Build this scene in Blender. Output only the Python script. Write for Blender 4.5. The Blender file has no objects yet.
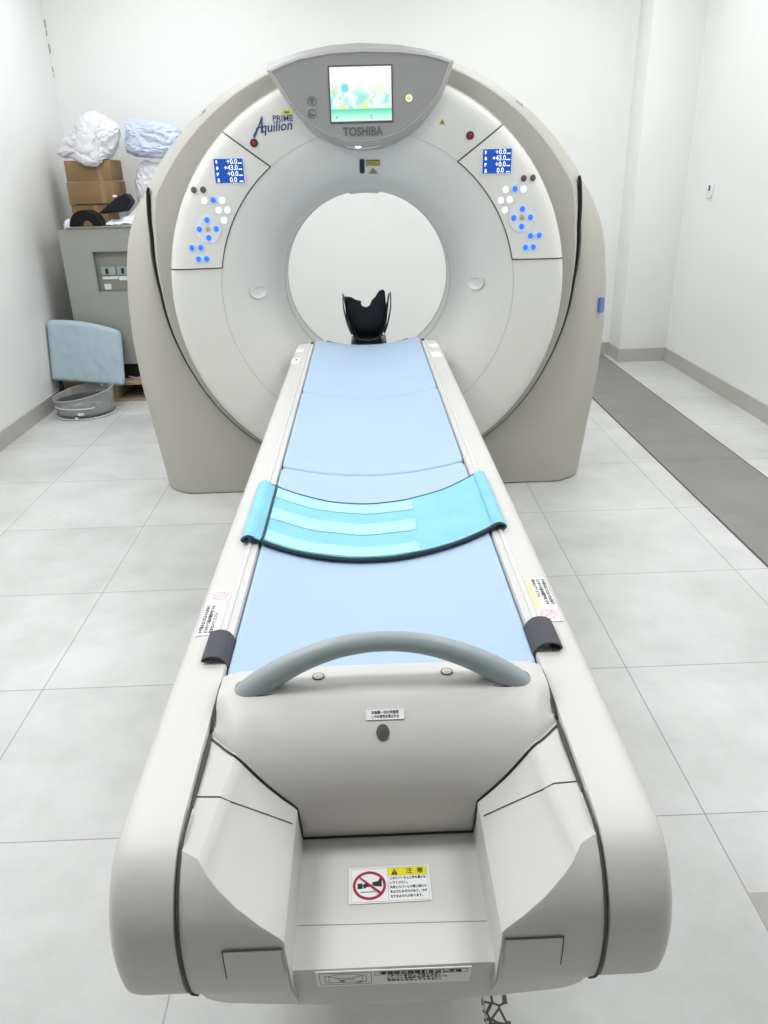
import bpy, bmesh, math, random
from mathutils import Vector, Matrix, noise
from math import sin, cos, pi, radians, hypot, atan2, degrees, sqrt

random.seed(7)
S = bpy.context.scene
COL = S.collection

# ------------------------------------------------------------------ camera
F, PITCH, YAW, ROLL, HC = 766.05, 0.41574, 0.01738, -0.02771, 1.53
fw = Vector((sin(YAW)*cos(PITCH), cos(YAW)*cos(PITCH), -sin(PITCH)))
r0 = Vector((cos(YAW), -sin(YAW), 0)); u0 = r0.cross(fw)
rt = r0*cos(ROLL) + u0*sin(ROLL); up = -r0*sin(ROLL) + u0*cos(ROLL)
cam = bpy.data.cameras.new('camera'); co = bpy.data.objects.new('camera', cam); COL.objects.link(co)
cam.sensor_fit = 'VERTICAL'; cam.sensor_height = 36.0; cam.lens = 36.0*F/1024.0
cam.clip_start = 0.05
co.matrix_world = Matrix(((rt.x, up.x, -fw.x, 0), (rt.y, up.y, -fw.y, 0), (rt.z, up.z, -fw.z, HC), (0, 0, 0, 1)))
S.camera = co

# ------------------------------------------------------------------ world, lamps, exposure
S.view_settings.view_transform = 'Standard'; S.view_settings.look = 'None'
S.view_settings.gamma = 1.0; S.view_settings.use_curve_mapping = False
S.view_settings.exposure = 0.0
W = bpy.data.worlds.new('world'); S.world = W; W.use_nodes = True
W.node_tree.nodes['Background'].inputs[0].default_value = (0.9, 0.95, 1, 1)
W.node_tree.nodes['Background'].inputs[1].default_value = 0.3

def area(name, loc, sx, sy, power, color=(0.97, 0.985, 1.0)):
    l = bpy.data.lights.new(name, 'AREA'); l.shape = 'RECTANGLE'; l.size = sx; l.size_y = sy
    l.energy = power; l.color = color
    o = bpy.data.objects.new(name, l); COL.objects.link(o); o.location = loc
    return o
CEIL = 3.25
for (x, y, p) in ((-1.5, 1.25, 38), (1.5, 1.25, 31), (-1.7, 3.2, 32), (1.75, 3.2, 30), (-1.2, 5.6, 20), (1.3, 5.5, 20)):
    area('ceiling_lamp', (x, y, CEIL-0.03), 1.2, 0.6, p)

# ------------------------------------------------------------------ materials
def mat(name, col, rough=0.5, var=0.0, vscale=3.0, bump=0.0, bscale=40.0, metal=0.0, emit=None, estr=1.0, alpha=1.0, trans=0.0, spec=0.5, coat=0.0, dirt=None, dscale=2.0, damt=0.5, ior=1.45):
    m = bpy.data.materials.new(name); m.use_nodes = True
    nt = m.node_tree; N = nt.nodes; L = nt.links; b = N['Principled BSDF']
    b.inputs['Base Color'].default_value = (*col, 1); b.inputs['Roughness'].default_value = rough
    b.inputs['Metallic'].default_value = metal; b.inputs['Specular IOR Level'].default_value = spec
    b.inputs['Alpha'].default_value = alpha; b.inputs['Transmission Weight'].default_value = trans
    b.inputs['Coat Weight'].default_value = coat; b.inputs['IOR'].default_value = ior
    if emit:
        b.inputs['Emission Color'].default_value = (*emit, 1); b.inputs['Emission Strength'].default_value = estr
    if var or bump or dirt:
        g = N.new('ShaderNodeNewGeometry')
    last = None
    if var:
        n = N.new('ShaderNodeTexNoise'); n.inputs['Scale'].default_value = vscale; n.inputs['Detail'].default_value = 5
        L.new(g.outputs['Position'], n.inputs['Vector'])
        r = N.new('ShaderNodeMix'); r.data_type = 'RGBA'
        r.inputs[6].default_value = (*[c*(1-var) for c in col], 1); r.inputs[7].default_value = (*[min(1, c*(1+var)) for c in col], 1)
        L.new(n.outputs['Fac'], r.inputs[0]); last = r.outputs[2]
    if dirt:
        n = N.new('ShaderNodeTexNoise'); n.inputs['Scale'].default_value = dscale; n.inputs['Detail'].default_value = 8; n.inputs['Roughness'].default_value = 0.7
        L.new(g.outputs['Position'], n.inputs['Vector'])
        cr = N.new('ShaderNodeMapRange'); cr.inputs[1].default_value = 0.56; cr.inputs[2].default_value = 0.8; cr.inputs[4].default_value = damt
        L.new(n.outputs['Fac'], cr.inputs[0])
        r = N.new('ShaderNodeMix'); r.data_type = 'RGBA'; r.inputs[7].default_value = (*dirt, 1)
        if last: L.new(last, r.inputs[6])
        else: r.inputs[6].default_value = (*col, 1)
        L.new(cr.outputs[0], r.inputs[0]); last = r.outputs[2]
    if last: L.new(last, b.inputs['Base Color'])
    if bump:
        n = N.new('ShaderNodeTexNoise'); n.inputs['Scale'].default_value = bscale; n.inputs['Detail'].default_value = 4
        L.new(g.outputs['Position'], n.inputs['Vector'])
        bp = N.new('ShaderNodeBump'); bp.inputs['Strength'].default_value = bump; bp.inputs['Distance'].default_value = 0.01
        L.new(n.outputs['Fac'], bp.inputs['Height']); L.new(bp.outputs[0], b.inputs['Normal'])
    return m

M = {}
M['wall'] = mat('painted_plaster', (0.90, 0.91, 0.89), 0.75, var=0.02, vscale=1.2, bump=0.12, bscale=9, dirt=(0.74, 0.76, 0.73), dscale=1.4, damt=0.35)
M['ceil'] = mat('ceiling_paint', (0.85, 0.85, 0.84), 0.8)
M['base'] = mat('skirting_tile', (0.50, 0.49, 0.46), 0.35, var=0.06, vscale=4)
M['strip'] = mat('dark_floor_tile', (0.25, 0.245, 0.235), 0.5, var=0.2, vscale=3.5, dirt=(0.33, 0.32, 0.31), dscale=6, damt=0.5, bump=0.08)
M['couch'] = mat('couch_plastic', (0.63, 0.615, 0.59), 0.42, var=0.02, vscale=5, bump=0.03, bscale=300, dirt=(0.56, 0.55, 0.53), dscale=7, damt=0.35)
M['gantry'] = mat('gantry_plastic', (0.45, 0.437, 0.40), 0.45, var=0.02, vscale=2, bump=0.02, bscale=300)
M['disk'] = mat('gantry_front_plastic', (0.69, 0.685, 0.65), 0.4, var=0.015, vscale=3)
M['panel'] = mat('panel_plastic', (0.73, 0.72, 0.68), 0.4)
M['console'] = mat('console_silver', (0.29, 0.29, 0.285), 0.4)
M['black'] = mat('black_plastic', (0.012, 0.012, 0.014), 0.35)
M['carbon'] = mat('black_carbon_shell', (0.006, 0.006, 0.008), 0.3)
M['seam'] = mat('dark_seam', (0.07, 0.065, 0.065), 0.7)
M['softseam'] = mat('soft_seam', (0.36, 0.35, 0.33), 0.7)
M['pad'] = mat('pale_blue_vinyl', (0.42, 0.555, 0.72), 0.5, var=0.06, vscale=3, bump=0.06, bscale=25, dirt=(0.36, 0.49, 0.64), dscale=5, damt=0.5)
M['padedge'] = mat('blue_piping', (0.33, 0.47, 0.55), 0.5)
M['cyan'] = mat('cyan_fabric', (0.25, 0.58, 0.72), 0.8, var=0.15, vscale=14, bump=0.05, bscale=60)
M['cyanlight'] = mat('light_cyan_velcro', (0.40, 0.72, 0.76), 0.9, var=0.05, vscale=20, bump=0.05, bscale=120)
M['trimdark'] = mat('dark_teal_binding', (0.03, 0.06, 0.075), 0.6)
M['handle'] = mat('grey_blue_plastic', (0.35, 0.40, 0.415), 0.4)
M['strap'] = mat('charcoal_fabric', (0.085, 0.085, 0.10), 0.85, bump=0.2, bscale=300)
M['metal'] = mat('aluminium_rail', (0.75, 0.76, 0.76), 0.35, metal=0.3)
M['white'] = mat('white_label', (0.86, 0.86, 0.86), 0.5)
M['greylabel'] = mat('grey_label', (0.82, 0.84, 0.82), 0.5)
M['ink'] = mat('black_ink', (0.02, 0.02, 0.02), 0.6)
M['greyink'] = mat('grey_ink', (0.13, 0.13, 0.125), 0.6)
M['navy'] = mat('navy_ink', (0.05, 0.07, 0.20), 0.6)
M['yellow'] = mat('yellow_label', (0.80, 0.72, 0.02), 0.5)
M['ochre'] = mat('laser_yellow', (0.45, 0.38, 0.03), 0.5)
M['red'] = mat('prohibition_red', (0.38, 0.02, 0.06), 0.5)
M['pink'] = mat('faded_red', (0.75, 0.30, 0.32), 0.6)
M['maroon'] = mat('maroon_button', (0.10, 0.015, 0.02), 0.35)
M['darkgrey'] = mat('dark_grey_plastic', (0.09, 0.09, 0.085), 0.5)
M['blueglow'] = mat('blue_lit_button', (0.05, 0.2, 0.8), 0.4, emit=(0.01, 0.11, 0.75), estr=0.55)
M['bluehalo'] = mat('button_bezel', (0.50, 0.68, 0.95), 0.4, emit=(0.35, 0.6, 1.0), estr=0.15)
M['whiteglow'] = mat('white_lit_button', (0.85, 0.85, 0.88), 0.4, emit=(1, 1, 1), estr=0.35)
M['amber'] = mat('amber_button', (0.50, 0.42, 0.22), 0.4)
M['lcd'] = mat('blue_lcd', (0.01, 0.03, 0.15), 0.3, emit=(0.01, 0.07, 0.36), estr=1.0)
M['lcdtext'] = mat('lcd_text', (0.8, 0.8, 0.8), 0.4, emit=(0.9, 0.95, 1.0), estr=0.9)
M['greenglow'] = mat('power_ring', (0.6, 0.65, 0.3), 0.4, emit=(0.8, 0.9, 0.45), estr=0.6)
M['glint'] = mat('glowing_glint', (0.9, 0.9, 0.9), 0.2, emit=(1, 1, 1), estr=0.8)
M['cabinet'] = mat('cabinet_paint', (0.34, 0.35, 0.32), 0.5, var=0.04, vscale=4)
M['cabdark'] = mat('cabinet_recess', (0.28, 0.285, 0.26), 0.5)
M['mesh'] = mat('dark_grille', (0.10, 0.10, 0.10), 0.6)
M['card'] = mat('cardboard', (0.29, 0.185, 0.09), 0.85, var=0.08, vscale=6)
M['tape'] = mat('packing_tape', (0.34, 0.23, 0.12), 0.4)
M['wood'] = mat('pallet_wood', (0.42, 0.31, 0.19), 0.8, var=0.2, vscale=9)
M['bag'] = mat('white_plastic_bag', (0.74, 0.74, 0.78), 0.35, var=0.05, vscale=8, bump=0.6, bscale=16)
M['bagblue'] = mat('bluish_plastic_bag', (0.60, 0.68, 0.83), 0.3, var=0.15, vscale=6, bump=0.6, bscale=16, dirt=(0.78, 0.79, 0.82), dscale=4.0, damt=1.0)
M['film'] = mat('clear_film', (0.80, 0.81, 0.84), 0.2, bump=0.8, bscale=22, alpha=0.6)
M['foam'] = mat('black_vinyl_foam', (0.006, 0.006, 0.008), 0.5, spec=0.2)
M['navyfoam'] = mat('dark_navy_vinyl', (0.008, 0.009, 0.018), 0.5, spec=0.2)
M['acrylic'] = mat('clear_plastic', (0.80, 0.82, 0.82), 0.10, alpha=0.22)
M['basin'] = mat('grey_basin', (0.10, 0.105, 0.105), 0.4, var=0.15, vscale=10)
M['basinlight'] = mat('grey_disc', (0.36, 0.37, 0.37), 0.5)
M['lever'] = mat('blue_plastic', (0.13, 0.20, 0.50), 0.4)
M['breaker'] = mat('breaker_teal', (0.36, 0.44, 0.43), 0.4)
M['cream'] = mat('cream_cap', (0.66, 0.65, 0.58), 0.4)
M['cable'] = mat('cable_grey', (0.35, 0.35, 0.35), 0.5)

# touch screen: procedural picture
def screen_mat(x0, x1, z0, z1):
    m = bpy.data.materials.new('lit_screen'); m.use_nodes = True; nt = m.node_tree; N = nt.nodes; L = nt.links
    b = N['Principled BSDF']; b.inputs['Base Color'].default_value = (0.02, 0.02, 0.02, 1); b.inputs['Roughness'].default_value = 0.2
    g = N.new('ShaderNodeNewGeometry'); s = N.new('ShaderNodeSeparateXYZ'); L.new(g.outputs['Position'], s.inputs[0])
    v = N.new('ShaderNodeMapRange'); v.inputs[1].default_value = z0; v.inputs[2].default_value = z1; L.new(s.outputs[2], v.inputs[0])
    ramp = N.new('ShaderNodeValToRGB'); L.new(v.outputs[0], ramp.inputs[0])
    e = ramp.color_ramp.elements; e[0].position = 0.0; e[0].color = (0.75, 1, 0.92, 1); e[1].position = 1.0; e[1].color = (1, 1, 1, 1)
    for p, c in ((0.10, (0.5, 1.0, 0.85, 1)), (0.225, (0.08, 0.80, 0.48, 1)), (0.235, (0.85, 0.98, 0.95, 1)), (0.45, (0.9, 1.0, 1.0, 1)), (0.7, (1, 1, 1, 1))):
        k = e.new(p); k.color = c
    def blob(fac_scale, col, lo, hi, seed, prev):
        mp = N.new('ShaderNodeMapping'); mp.inputs['Location'].default_value = (seed, seed*2, seed); L.new(g.outputs['Position'], mp.inputs[0])
        n = N.new('ShaderNodeTexNoise'); n.inputs['Scale'].default_value = fac_scale; n.inputs['Detail'].default_value = 2; L.new(mp.outputs[0], n.inputs['Vector'])
        r = N.new('ShaderNodeMapRange'); r.inputs[1].default_value = lo; r.inputs[2].default_value = hi; L.new(n.outputs['Fac'], r.inputs[0])
        band = N.new('ShaderNodeMapRange'); band.inputs[1].default_value = 0.75; band.inputs[2].default_value = 0.45; L.new(v.outputs[0], band.inputs[0])
        band2 = N.new('ShaderNodeMath'); band2.operation = 'GREATER_THAN'; band2.inputs[1].default_value = 0.235; L.new(v.outputs[0], band2.inputs[0])
        a = N.new('ShaderNodeMath'); a.operation = 'MULTIPLY'; L.new(r.outputs[0], a.inputs[0]); L.new(band.outputs[0], a.inputs[1])
        a2 = N.new('ShaderNodeMath'); a2.operation = 'MULTIPLY'; L.new(a.outputs[0], a2.inputs[0]); L.new(band2.outputs[0], a2.inputs[1])
        mx = N.new('ShaderNodeMix'); mx.data_type = 'RGBA'; mx.inputs[7].default_value = col
        L.new(a2.outputs[0], mx.inputs[0]); L.new(prev, mx.inputs[6]); return mx.outputs[2]
    o = blob(22, (0.35, 0.9, 0.95, 1), 0.5, 0.62, 3.1, ramp.outputs[0])
    o = blob(24, (0.9, 0.92, 0.35, 1), 0.54, 0.66, 9.4, o)
    o = blob(30, (0.45, 0.9, 0.6, 1), 0.58, 0.68, 5.2, o)
    # the round balloon
    vm = N.new('ShaderNodeVectorMath'); vm.operation = 'DISTANCE'
    vm.inputs[1].default_value = (x0+(x1-x0)*0.24, 3.577, z0+(z1-z0)*0.62); L.new(g.outputs['Position'], vm.inputs[0])
    r = N.new('ShaderNodeMapRange'); r.inputs[1].default_value = 0.020; r.inputs[2].default_value = 0.012; L.new(vm.outputs['Value'], r.inputs[0])
    mx = N.new('ShaderNodeMix'); mx.data_type = 'RGBA'; mx.inputs[7].default_value = (0.18, 0.8, 0.85, 1)
    L.new(r.outputs[0], mx.inputs[0]); L.new(o, mx.inputs[6])
    L.new(mx.outputs[2], b.inputs['Emission Color']); b.inputs['Emission Strength'].default_value = 0.98
    return m

# floor tiles
XL = [-2.43, -1.768, -1.106, -0.449, 0.19, 0.831, 1.488]
def floor_mat():
    m = bpy.data.materials.new('porcelain_floor_tiles'); m.use_nodes = True; nt = m.node_tree; N = nt.nodes; L = nt.links
    b = N['Principled BSDF']
    g = N.new('ShaderNodeNewGeometry'); s = N.new('ShaderNodeSeparateXYZ'); L.new(g.outputs['Position'], s.inputs[0])
    def mth(op, a, bb=None, c=None):
        n = N.new('ShaderNodeMath'); n.operation = op
        for i, v in enumerate((a, bb, c)):
            if v is None: continue
            if isinstance(v, (int, float)): n.inputs[i].default_value = v
            else: L.new(v, n.inputs[i])
        return n.outputs[0]
    mask = None
    for x in XL:
        d = mth('ABSOLUTE', mth('SUBTRACT', s.outputs[0], x)); c = mth('LESS_THAN', d, 0.0018)
        mask = c if mask is None else mth('MAXIMUM', mask, c)
    yy = mth('FRACT', mth('DIVIDE', mth('SUBTRACT', s.outputs[1], 4.6785-0.642*20), 0.642))
    dy = mth('MULTIPLY', mth('MINIMUM', yy, mth('SUBTRACT', 1.0, yy)), 0.642)
    mask = mth('MAXIMUM', mask, mth('LESS_THAN', dy, 0.0018))
    n1 = N.new('ShaderNodeTexNoise'); n1.inputs['Scale'].default_value = 1.6; n1.inputs['Detail'].default_value = 8; n1.inputs['Roughness'].default_value = 0.65
    L.new(g.outputs['Position'], n1.inputs['Vector'])
    base = N.new('ShaderNodeValToRGB'); L.new(n1.outputs['Fac'], base.inputs[0])
    e = base.color_ramp.elements; e[0].position = 0.3; e[0].color = (0.50, 0.505, 0.49, 1); e[1].position = 0.62; e[1].color = (0.69, 0.69, 0.68, 1)
    # per tile tone
    cx = mth('FLOOR', mth('DIVIDE', mth('ADD', s.outputs[0], 2.43), 0.653)); cy = mth('FLOOR', mth('DIVIDE', mth('SUBTRACT', s.outputs[1], 4.6785-0.642*20), 0.642))
    cv = N.new('ShaderNodeCombineXYZ'); L.new(cx, cv.inputs[0]); L.new(cy, cv.inputs[1])
    wn = N.new('ShaderNodeTexWhiteNoise'); L.new(cv.outputs[0], wn.inputs['Vector'])
    tone = mth('MULTIPLY_ADD', wn.outputs['Value'], 0.07, 0.955)
    hs = N.new('ShaderNodeHueSaturation'); L.new(base.outputs[0], hs.inputs['Color']); L.new(tone, hs.inputs['Value'])
    # scuffs
    n2 = N.new('ShaderNodeTexNoise'); n2.inputs['Scale'].default_value = 5; n2.inputs['Detail'].default_value = 10; n2.inputs['Roughness'].default_value = 0.75
    mp = N.new('ShaderNodeMapping'); mp.inputs['Scale'].default_value = (1, 1.8, 1); mp.inputs['Rotation'].default_value = (0, 0, 0.6); L.new(g.outputs['Position'], mp.inputs[0]); L.new(mp.outputs[0], n2.inputs['Vector'])
    r2 = N.new('ShaderNodeMapRange'); r2.inputs[1].default_value = 0.58; r2.inputs[2].default_value = 0.76; r2.inputs[4].default_value = 0.35; L.new(n2.outputs['Fac'], r2.inputs[0])
    mx = N.new('ShaderNodeMix'); mx.data_type = 'RGBA'; mx.inputs[7].default_value = (0.44, 0.44, 0.42, 1); L.new(r2.outputs[0], mx.inputs[0]); L.new(hs.outputs[0], mx.inputs[6])
    # brown damaged patch under the foot of the couch
    def boxmask(x0, x1, y0, y1):
        return mth('MULTIPLY', mth('MULTIPLY', mth('GREATER_THAN', s.outputs[0], x0), mth('LESS_THAN', s.outputs[0], x1)), mth('MULTIPLY', mth('GREATER_THAN', s.outputs[1], y0), mth('LESS_THAN', s.outputs[1], y1)))
    vor = N.new('ShaderNodeTexVoronoi'); vor.feature = 'DISTANCE_TO_EDGE'; vor.inputs['Scale'].default_value = 42; L.new(g.outputs['Position'], vor.inputs['Vector'])
    br = mth('MULTIPLY', boxmask(0.186, 0.238, 0.88, 1.02), mth('LESS_THAN', vor.outputs['Distance'], 0.10))
    mx2 = N.new('ShaderNodeMix'); mx2.data_type = 'RGBA'; mx2.inputs[7].default_value = (0.07, 0.05, 0.025, 1); L.new(br, mx2.inputs[0]); L.new(mx.outputs[2], mx2.inputs[6])
    # dark brownish patch by the joint at the right
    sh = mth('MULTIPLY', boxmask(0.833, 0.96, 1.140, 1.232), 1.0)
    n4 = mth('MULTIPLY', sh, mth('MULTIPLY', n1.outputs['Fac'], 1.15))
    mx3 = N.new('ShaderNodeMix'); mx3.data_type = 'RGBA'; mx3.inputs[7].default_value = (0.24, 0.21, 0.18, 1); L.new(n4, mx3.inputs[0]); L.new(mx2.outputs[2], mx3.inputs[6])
    # grout
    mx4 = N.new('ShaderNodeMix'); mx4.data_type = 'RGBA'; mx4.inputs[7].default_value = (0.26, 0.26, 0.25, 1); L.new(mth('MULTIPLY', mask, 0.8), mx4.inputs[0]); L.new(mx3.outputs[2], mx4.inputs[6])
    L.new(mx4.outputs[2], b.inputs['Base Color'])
    b.inputs['Roughness'].default_value = 0.32; b.inputs['Specular IOR Level'].default_value = 0.4
    rr = N.new('ShaderNodeMapRange'); rr.inputs[3].default_value = 0.28; rr.inputs[4].default_value = 0.5; L.new(n1.outputs['Fac'], rr.inputs[0]); L.new(rr.outputs[0], b.inputs['Roughness'])
    return m
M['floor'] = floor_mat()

# ------------------------------------------------------------------ helpers
def wloc(o):
    v = Vector((0, 0, 0))
    while o: v += o.location; o = o.parent
    return v
def obj(name, bm, m, parent=None, smooth=True, auto=35, origin=True):
    me = bpy.data.meshes.new(name)
    bmesh.ops.recalc_face_normals(bm, faces=bm.faces[:])
    loc = Vector((0, 0, 0))
    if parent is not None:
        off = wloc(parent)
    else:
        xs = [v.co for v in bm.verts]
        off = Vector(((min(c.x for c in xs)+max(c.x for c in xs))/2, (min(c.y for c in xs)+max(c.y for c in xs))/2, min(c.z for c in xs))) if origin else Vector((0, 0, 0))
        loc = off
    for v in bm.verts: v.co -= off
    bm.to_mesh(me); bm.free()
    for mm in (m if isinstance(m, (list, tuple)) else [m]): me.materials.append(M[mm] if isinstance(mm, str) else mm)
    o = bpy.data.objects.new(name, me); COL.objects.link(o); o.location = loc
    if parent is not None: o.parent = parent; o.location = (0, 0, 0)
    if smooth:
        for p in me.polygons: p.use_smooth = True
        me.set_sharp_from_angle(angle=radians(auto))
    return o
def thing(name, label, cat, loc, group=None):
    o = bpy.data.objects.new(name, None); COL.objects.link(o); o.location = loc; o.empty_display_size = 0.1
    o['label'] = label; o['category'] = cat
    if group: o['group'] = group
    return o
def tag(o, label, cat, group=None):
    o['label'] = label; o['category'] = cat
    if group: o['group'] = group
    return o
def struct(name, bm, m, **k):
    o = obj(name, bm, m, **k); o['kind'] = 'structure'; return o
def B(): return bmesh.new()
def box(bm, x0, x1, y0, y1, z0, z1, bev=0.0, seg=2, rot=None, piv=None):
    r = bmesh.ops.create_cube(bm, size=1.0); vs = r['verts']
    for v in vs: v.co = Vector(((x0+x1)/2+v.co.x*(x1-x0), (y0+y1)/2+v.co.y*(y1-y0), (z0+z1)/2+v.co.z*(z1-z0)))
    if bev:
        es = list({e for v in vs for e in v.link_edges})
        q = bmesh.ops.bevel(bm, geom=es, offset=bev, segments=seg, profile=0.5, affect='EDGES')
        vs = list({v for f in q['faces'] for v in f.verts} | {v for v in vs if v.is_valid})
    if rot is not None:
        for v in vs: v.co = piv + rot @ (v.co-piv)
    return vs
def grid(bm, rows, close_u=False, close_v=False, mi=0):
    vs = [[bm.verts.new(p) for p in r] for r in rows]
    n = len(vs); k = len(vs[0])
    for i in range(n if close_v else n-1):
        for j in range(k if close_u else k-1):
            a, b, c, d = vs[i][j], vs[i][(j+1) % k], vs[(i+1) % n][(j+1) % k], vs[(i+1) % n][j]
            try: f = bm.faces.new((a, b, c, d)); f.material_index = mi
            except ValueError: pass
    return vs
def sheet(bm, rows, th):
    n, k = len(rows), len(rows[0]); P = [[Vector(p) for p in r] for r in rows]; Q = []
    for i in range(n):
        r = []
        for j in range(k):
            du = P[i][min(j+1, k-1)]-P[i][max(j-1, 0)]; dv = P[min(i+1, n-1)][j]-P[max(i-1, 0)][j]
            r.append(P[i][j]+du.cross(dv).normalized()*th)
        Q.append(r)
    A = grid(bm, P); C_ = grid(bm, Q)
    for a, c in ((A[0], C_[0]), (A[-1], C_[-1]), ([r[0] for r in A], [r[0] for r in C_]), ([r[-1] for r in A], [r[-1] for r in C_])):
        for i in range(len(a)-1): bm.faces.new((a[i], a[i+1], c[i+1], c[i]))
def tube(bm, pts, rad, seg=8, closed=False, cap=True, squash=None):
    pts = [Vector(p) for p in pts]; n = len(pts); rows = []
    rads = rad if isinstance(rad, (list, tuple)) else [rad]*n
    nrm = None
    for i, p in enumerate(pts):
        a = pts[(i-1) % n] if (closed or i) else p; b = pts[(i+1) % n] if (closed or i < n-1) else p
        t = (b-a).normalized()
        if nrm is None:
            h = Vector((0, 0, 1)) if abs(t.z) < 0.9 else Vector((0, 1, 0)); nrm = (h-t*h.dot(t)).normalized()
        else: nrm = (nrm-t*nrm.dot(t)).normalized()
        bn = t.cross(nrm)
        rows.append([p+(nrm*cos(2*pi*k/seg)+bn*sin(2*pi*k/seg))*rads[i] for k in range(seg)])
    vs = grid(bm, rows, close_u=True, close_v=closed)
    if cap and not closed:
        bm.faces.new(vs[0]); bm.faces.new(vs[-1])
    return vs
def catmull(pts, n=6):
    P = [Vector(p) for p in pts]; out = []
    for i in range(len(P)-1):
        a = P[max(i-1, 0)]; b = P[i]; c = P[i+1]; d = P[min(i+2, len(P)-1)]
        for k in range(n):
            t = k/n; out.append(0.5*((2*b)+(c-a)*t+(2*a-5*b+4*c-d)*t*t+(-a+3*b-3*c+d)*t**3))
    out.append(P[-1]); return out
def lerp_tab(tab, x):
    if x <= tab[0][0]: return tab[0][1]
    for (a, b), (c, d) in zip(tab, tab[1:]):
        if x <= c: return b+(d-b)*(x-a)/(c-a)
    return tab[-1][1]
def frame(o, xd, yd):
    xd = Vector(xd).normalized(); yd = Vector(yd); yd = (yd-xd*yd.dot(xd)).normalized(); n = xd.cross(yd)
    o = Vector(o)
    return Matrix(((xd.x, yd.x, n.x, o.x), (xd.y, yd.y, n.y, o.y), (xd.z, yd.z, n.z, o.z), (0, 0, 0, 1)))
def plate(bm, fr, x0, x1, y0, y1, h=0.0, t=0.0012, mi=0):
    """thin sheet lying on a surface frame"""
    c = [(x0, y0), (x1, y0), (x1, y1), (x0, y1)]
    top = [bm.verts.new(fr @ Vector((a, b, h+t))) for a, b in c]; bot = [bm.verts.new(fr @ Vector((a, b, h))) for a, b in c]
    fs = [bm.faces.new(top)]
    for i in range(4): fs.append(bm.faces.new((top[i], top[(i+1) % 4], bot[(i+1) % 4], bot[i])))
    for f in fs: f.material_index = mi
def poly(bm, fr, pts, h=0.0, t=0.0012, mi=0):
    top = [bm.verts.new(fr @ Vector((a, b, h+t))) for a, b in pts]; bot = [bm.verts.new(fr @ Vector((a, b, h))) for a, b in pts]
    f = bm.faces.new(top); f.material_index = mi
    n = len(pts)
    for i in range(n):
        f = bm.faces.new((top[i], top[(i+1) % n], bot[(i+1) % n], bot[i])); f.material_index = mi
def oval(bm, fr, cx, cy, rx, ry, h=0.0, t=0.002, seg=20, mi=0, dome=0.0):
    poly(bm, fr, [(cx+rx*cos(2*pi*k/seg), cy+ry*sin(2*pi*k/seg)) for k in range(seg)], h, t, mi)
    if dome:
        rows = [[fr @ Vector((cx+rx*q*cos(2*pi*k/seg), cy+ry*q*sin(2*pi*k/seg), h+t+dome*(1-q*q))) for k in range(seg)] for q in (1, .8, .5, .15)]
        grid(bm, rows, close_u=True, mi=mi)
def ringflat(bm, fr, cx, cy, r1, r2, h=0.0, t=0.001, seg=28, mi=0):
    A = []
    for (r, z) in ((r1, h), (r1, h+t), (r2, h+t), (r2, h)):
        A.append([fr @ Vector((cx+r*cos(2*pi*k/seg), cy+r*sin(2*pi*k/seg), z)) for k in range(seg)])
    grid(bm, A, close_u=True, mi=mi)
def text(name, body, fr, size, m, parent, x=0.0, y=0.0, h=0.002, align='CENTER', shear=0.0, sx=1.0, ext=0.0004, offset=0.0):
    cu = bpy.data.curves.new(name, 'FONT'); cu.body = body; cu.size = size; cu.align_x = align; cu.align_y = 'CENTER'
    cu.shear = shear; cu.extrude = ext; cu.offset = offset; cu.resolution_u = 3
    t = bpy.data.objects.new(name, cu); COL.objects.link(t)
    dg = bpy.context.evaluated_depsgraph_get(); dg.update()
    me = bpy.data.meshes.new_from_object(t.evaluated_get(dg)); bpy.data.objects.remove(t); bpy.data.curves.remove(cu)
    off = wloc(parent)
    for v in me.vertices: v.co = fr @ Vector((v.co.x*sx+x, v.co.y+y, v.co.z+h)) - off
    me.name = name; me.materials.clear(); me.materials.append(M[m])
    o = bpy.data.objects.new(name, me); COL.objects.link(o); o.parent = parent
    return o

# ------------------------------------------------------------------ room
XW0, XW1, YB, Y0 = -2.32, 2.56, 6.79, -3.6
def slab(name, x0, x1, y0, y1, z0, z1, m):
    b = B(); box(b, x0, x1, y0, y1, z0, z1); return struct(name, b, m, smooth=False)
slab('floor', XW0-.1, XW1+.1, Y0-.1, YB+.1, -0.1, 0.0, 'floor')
slab('ceiling', XW0-.1, XW1+.1, Y0-.1, YB+.1, CEIL, CEIL+0.1, 'ceil')
slab('wall_right', XW1, XW1+.1, Y0-.1, YB+.1, 0, CEIL, 'wall')
slab('wall_front', XW0, XW1, Y0-.1, Y0, 0, CEIL, mat('grey_front_wall', (0.30, 0.29, 0.27), 0.8))
# the back wall, with the flat pillar standing in its right corner
b = B(); box(b, XW0, XW1, YB, YB+.1, 0, CEIL); struct('wall_back', b, 'wall', smooth=False)
b = B(); box(b, 2.165, XW1+0.01, 6.49, YB+0.02, 0, CEIL, bev=0.006); struct('wall_pillar', b, 'wall')
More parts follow.
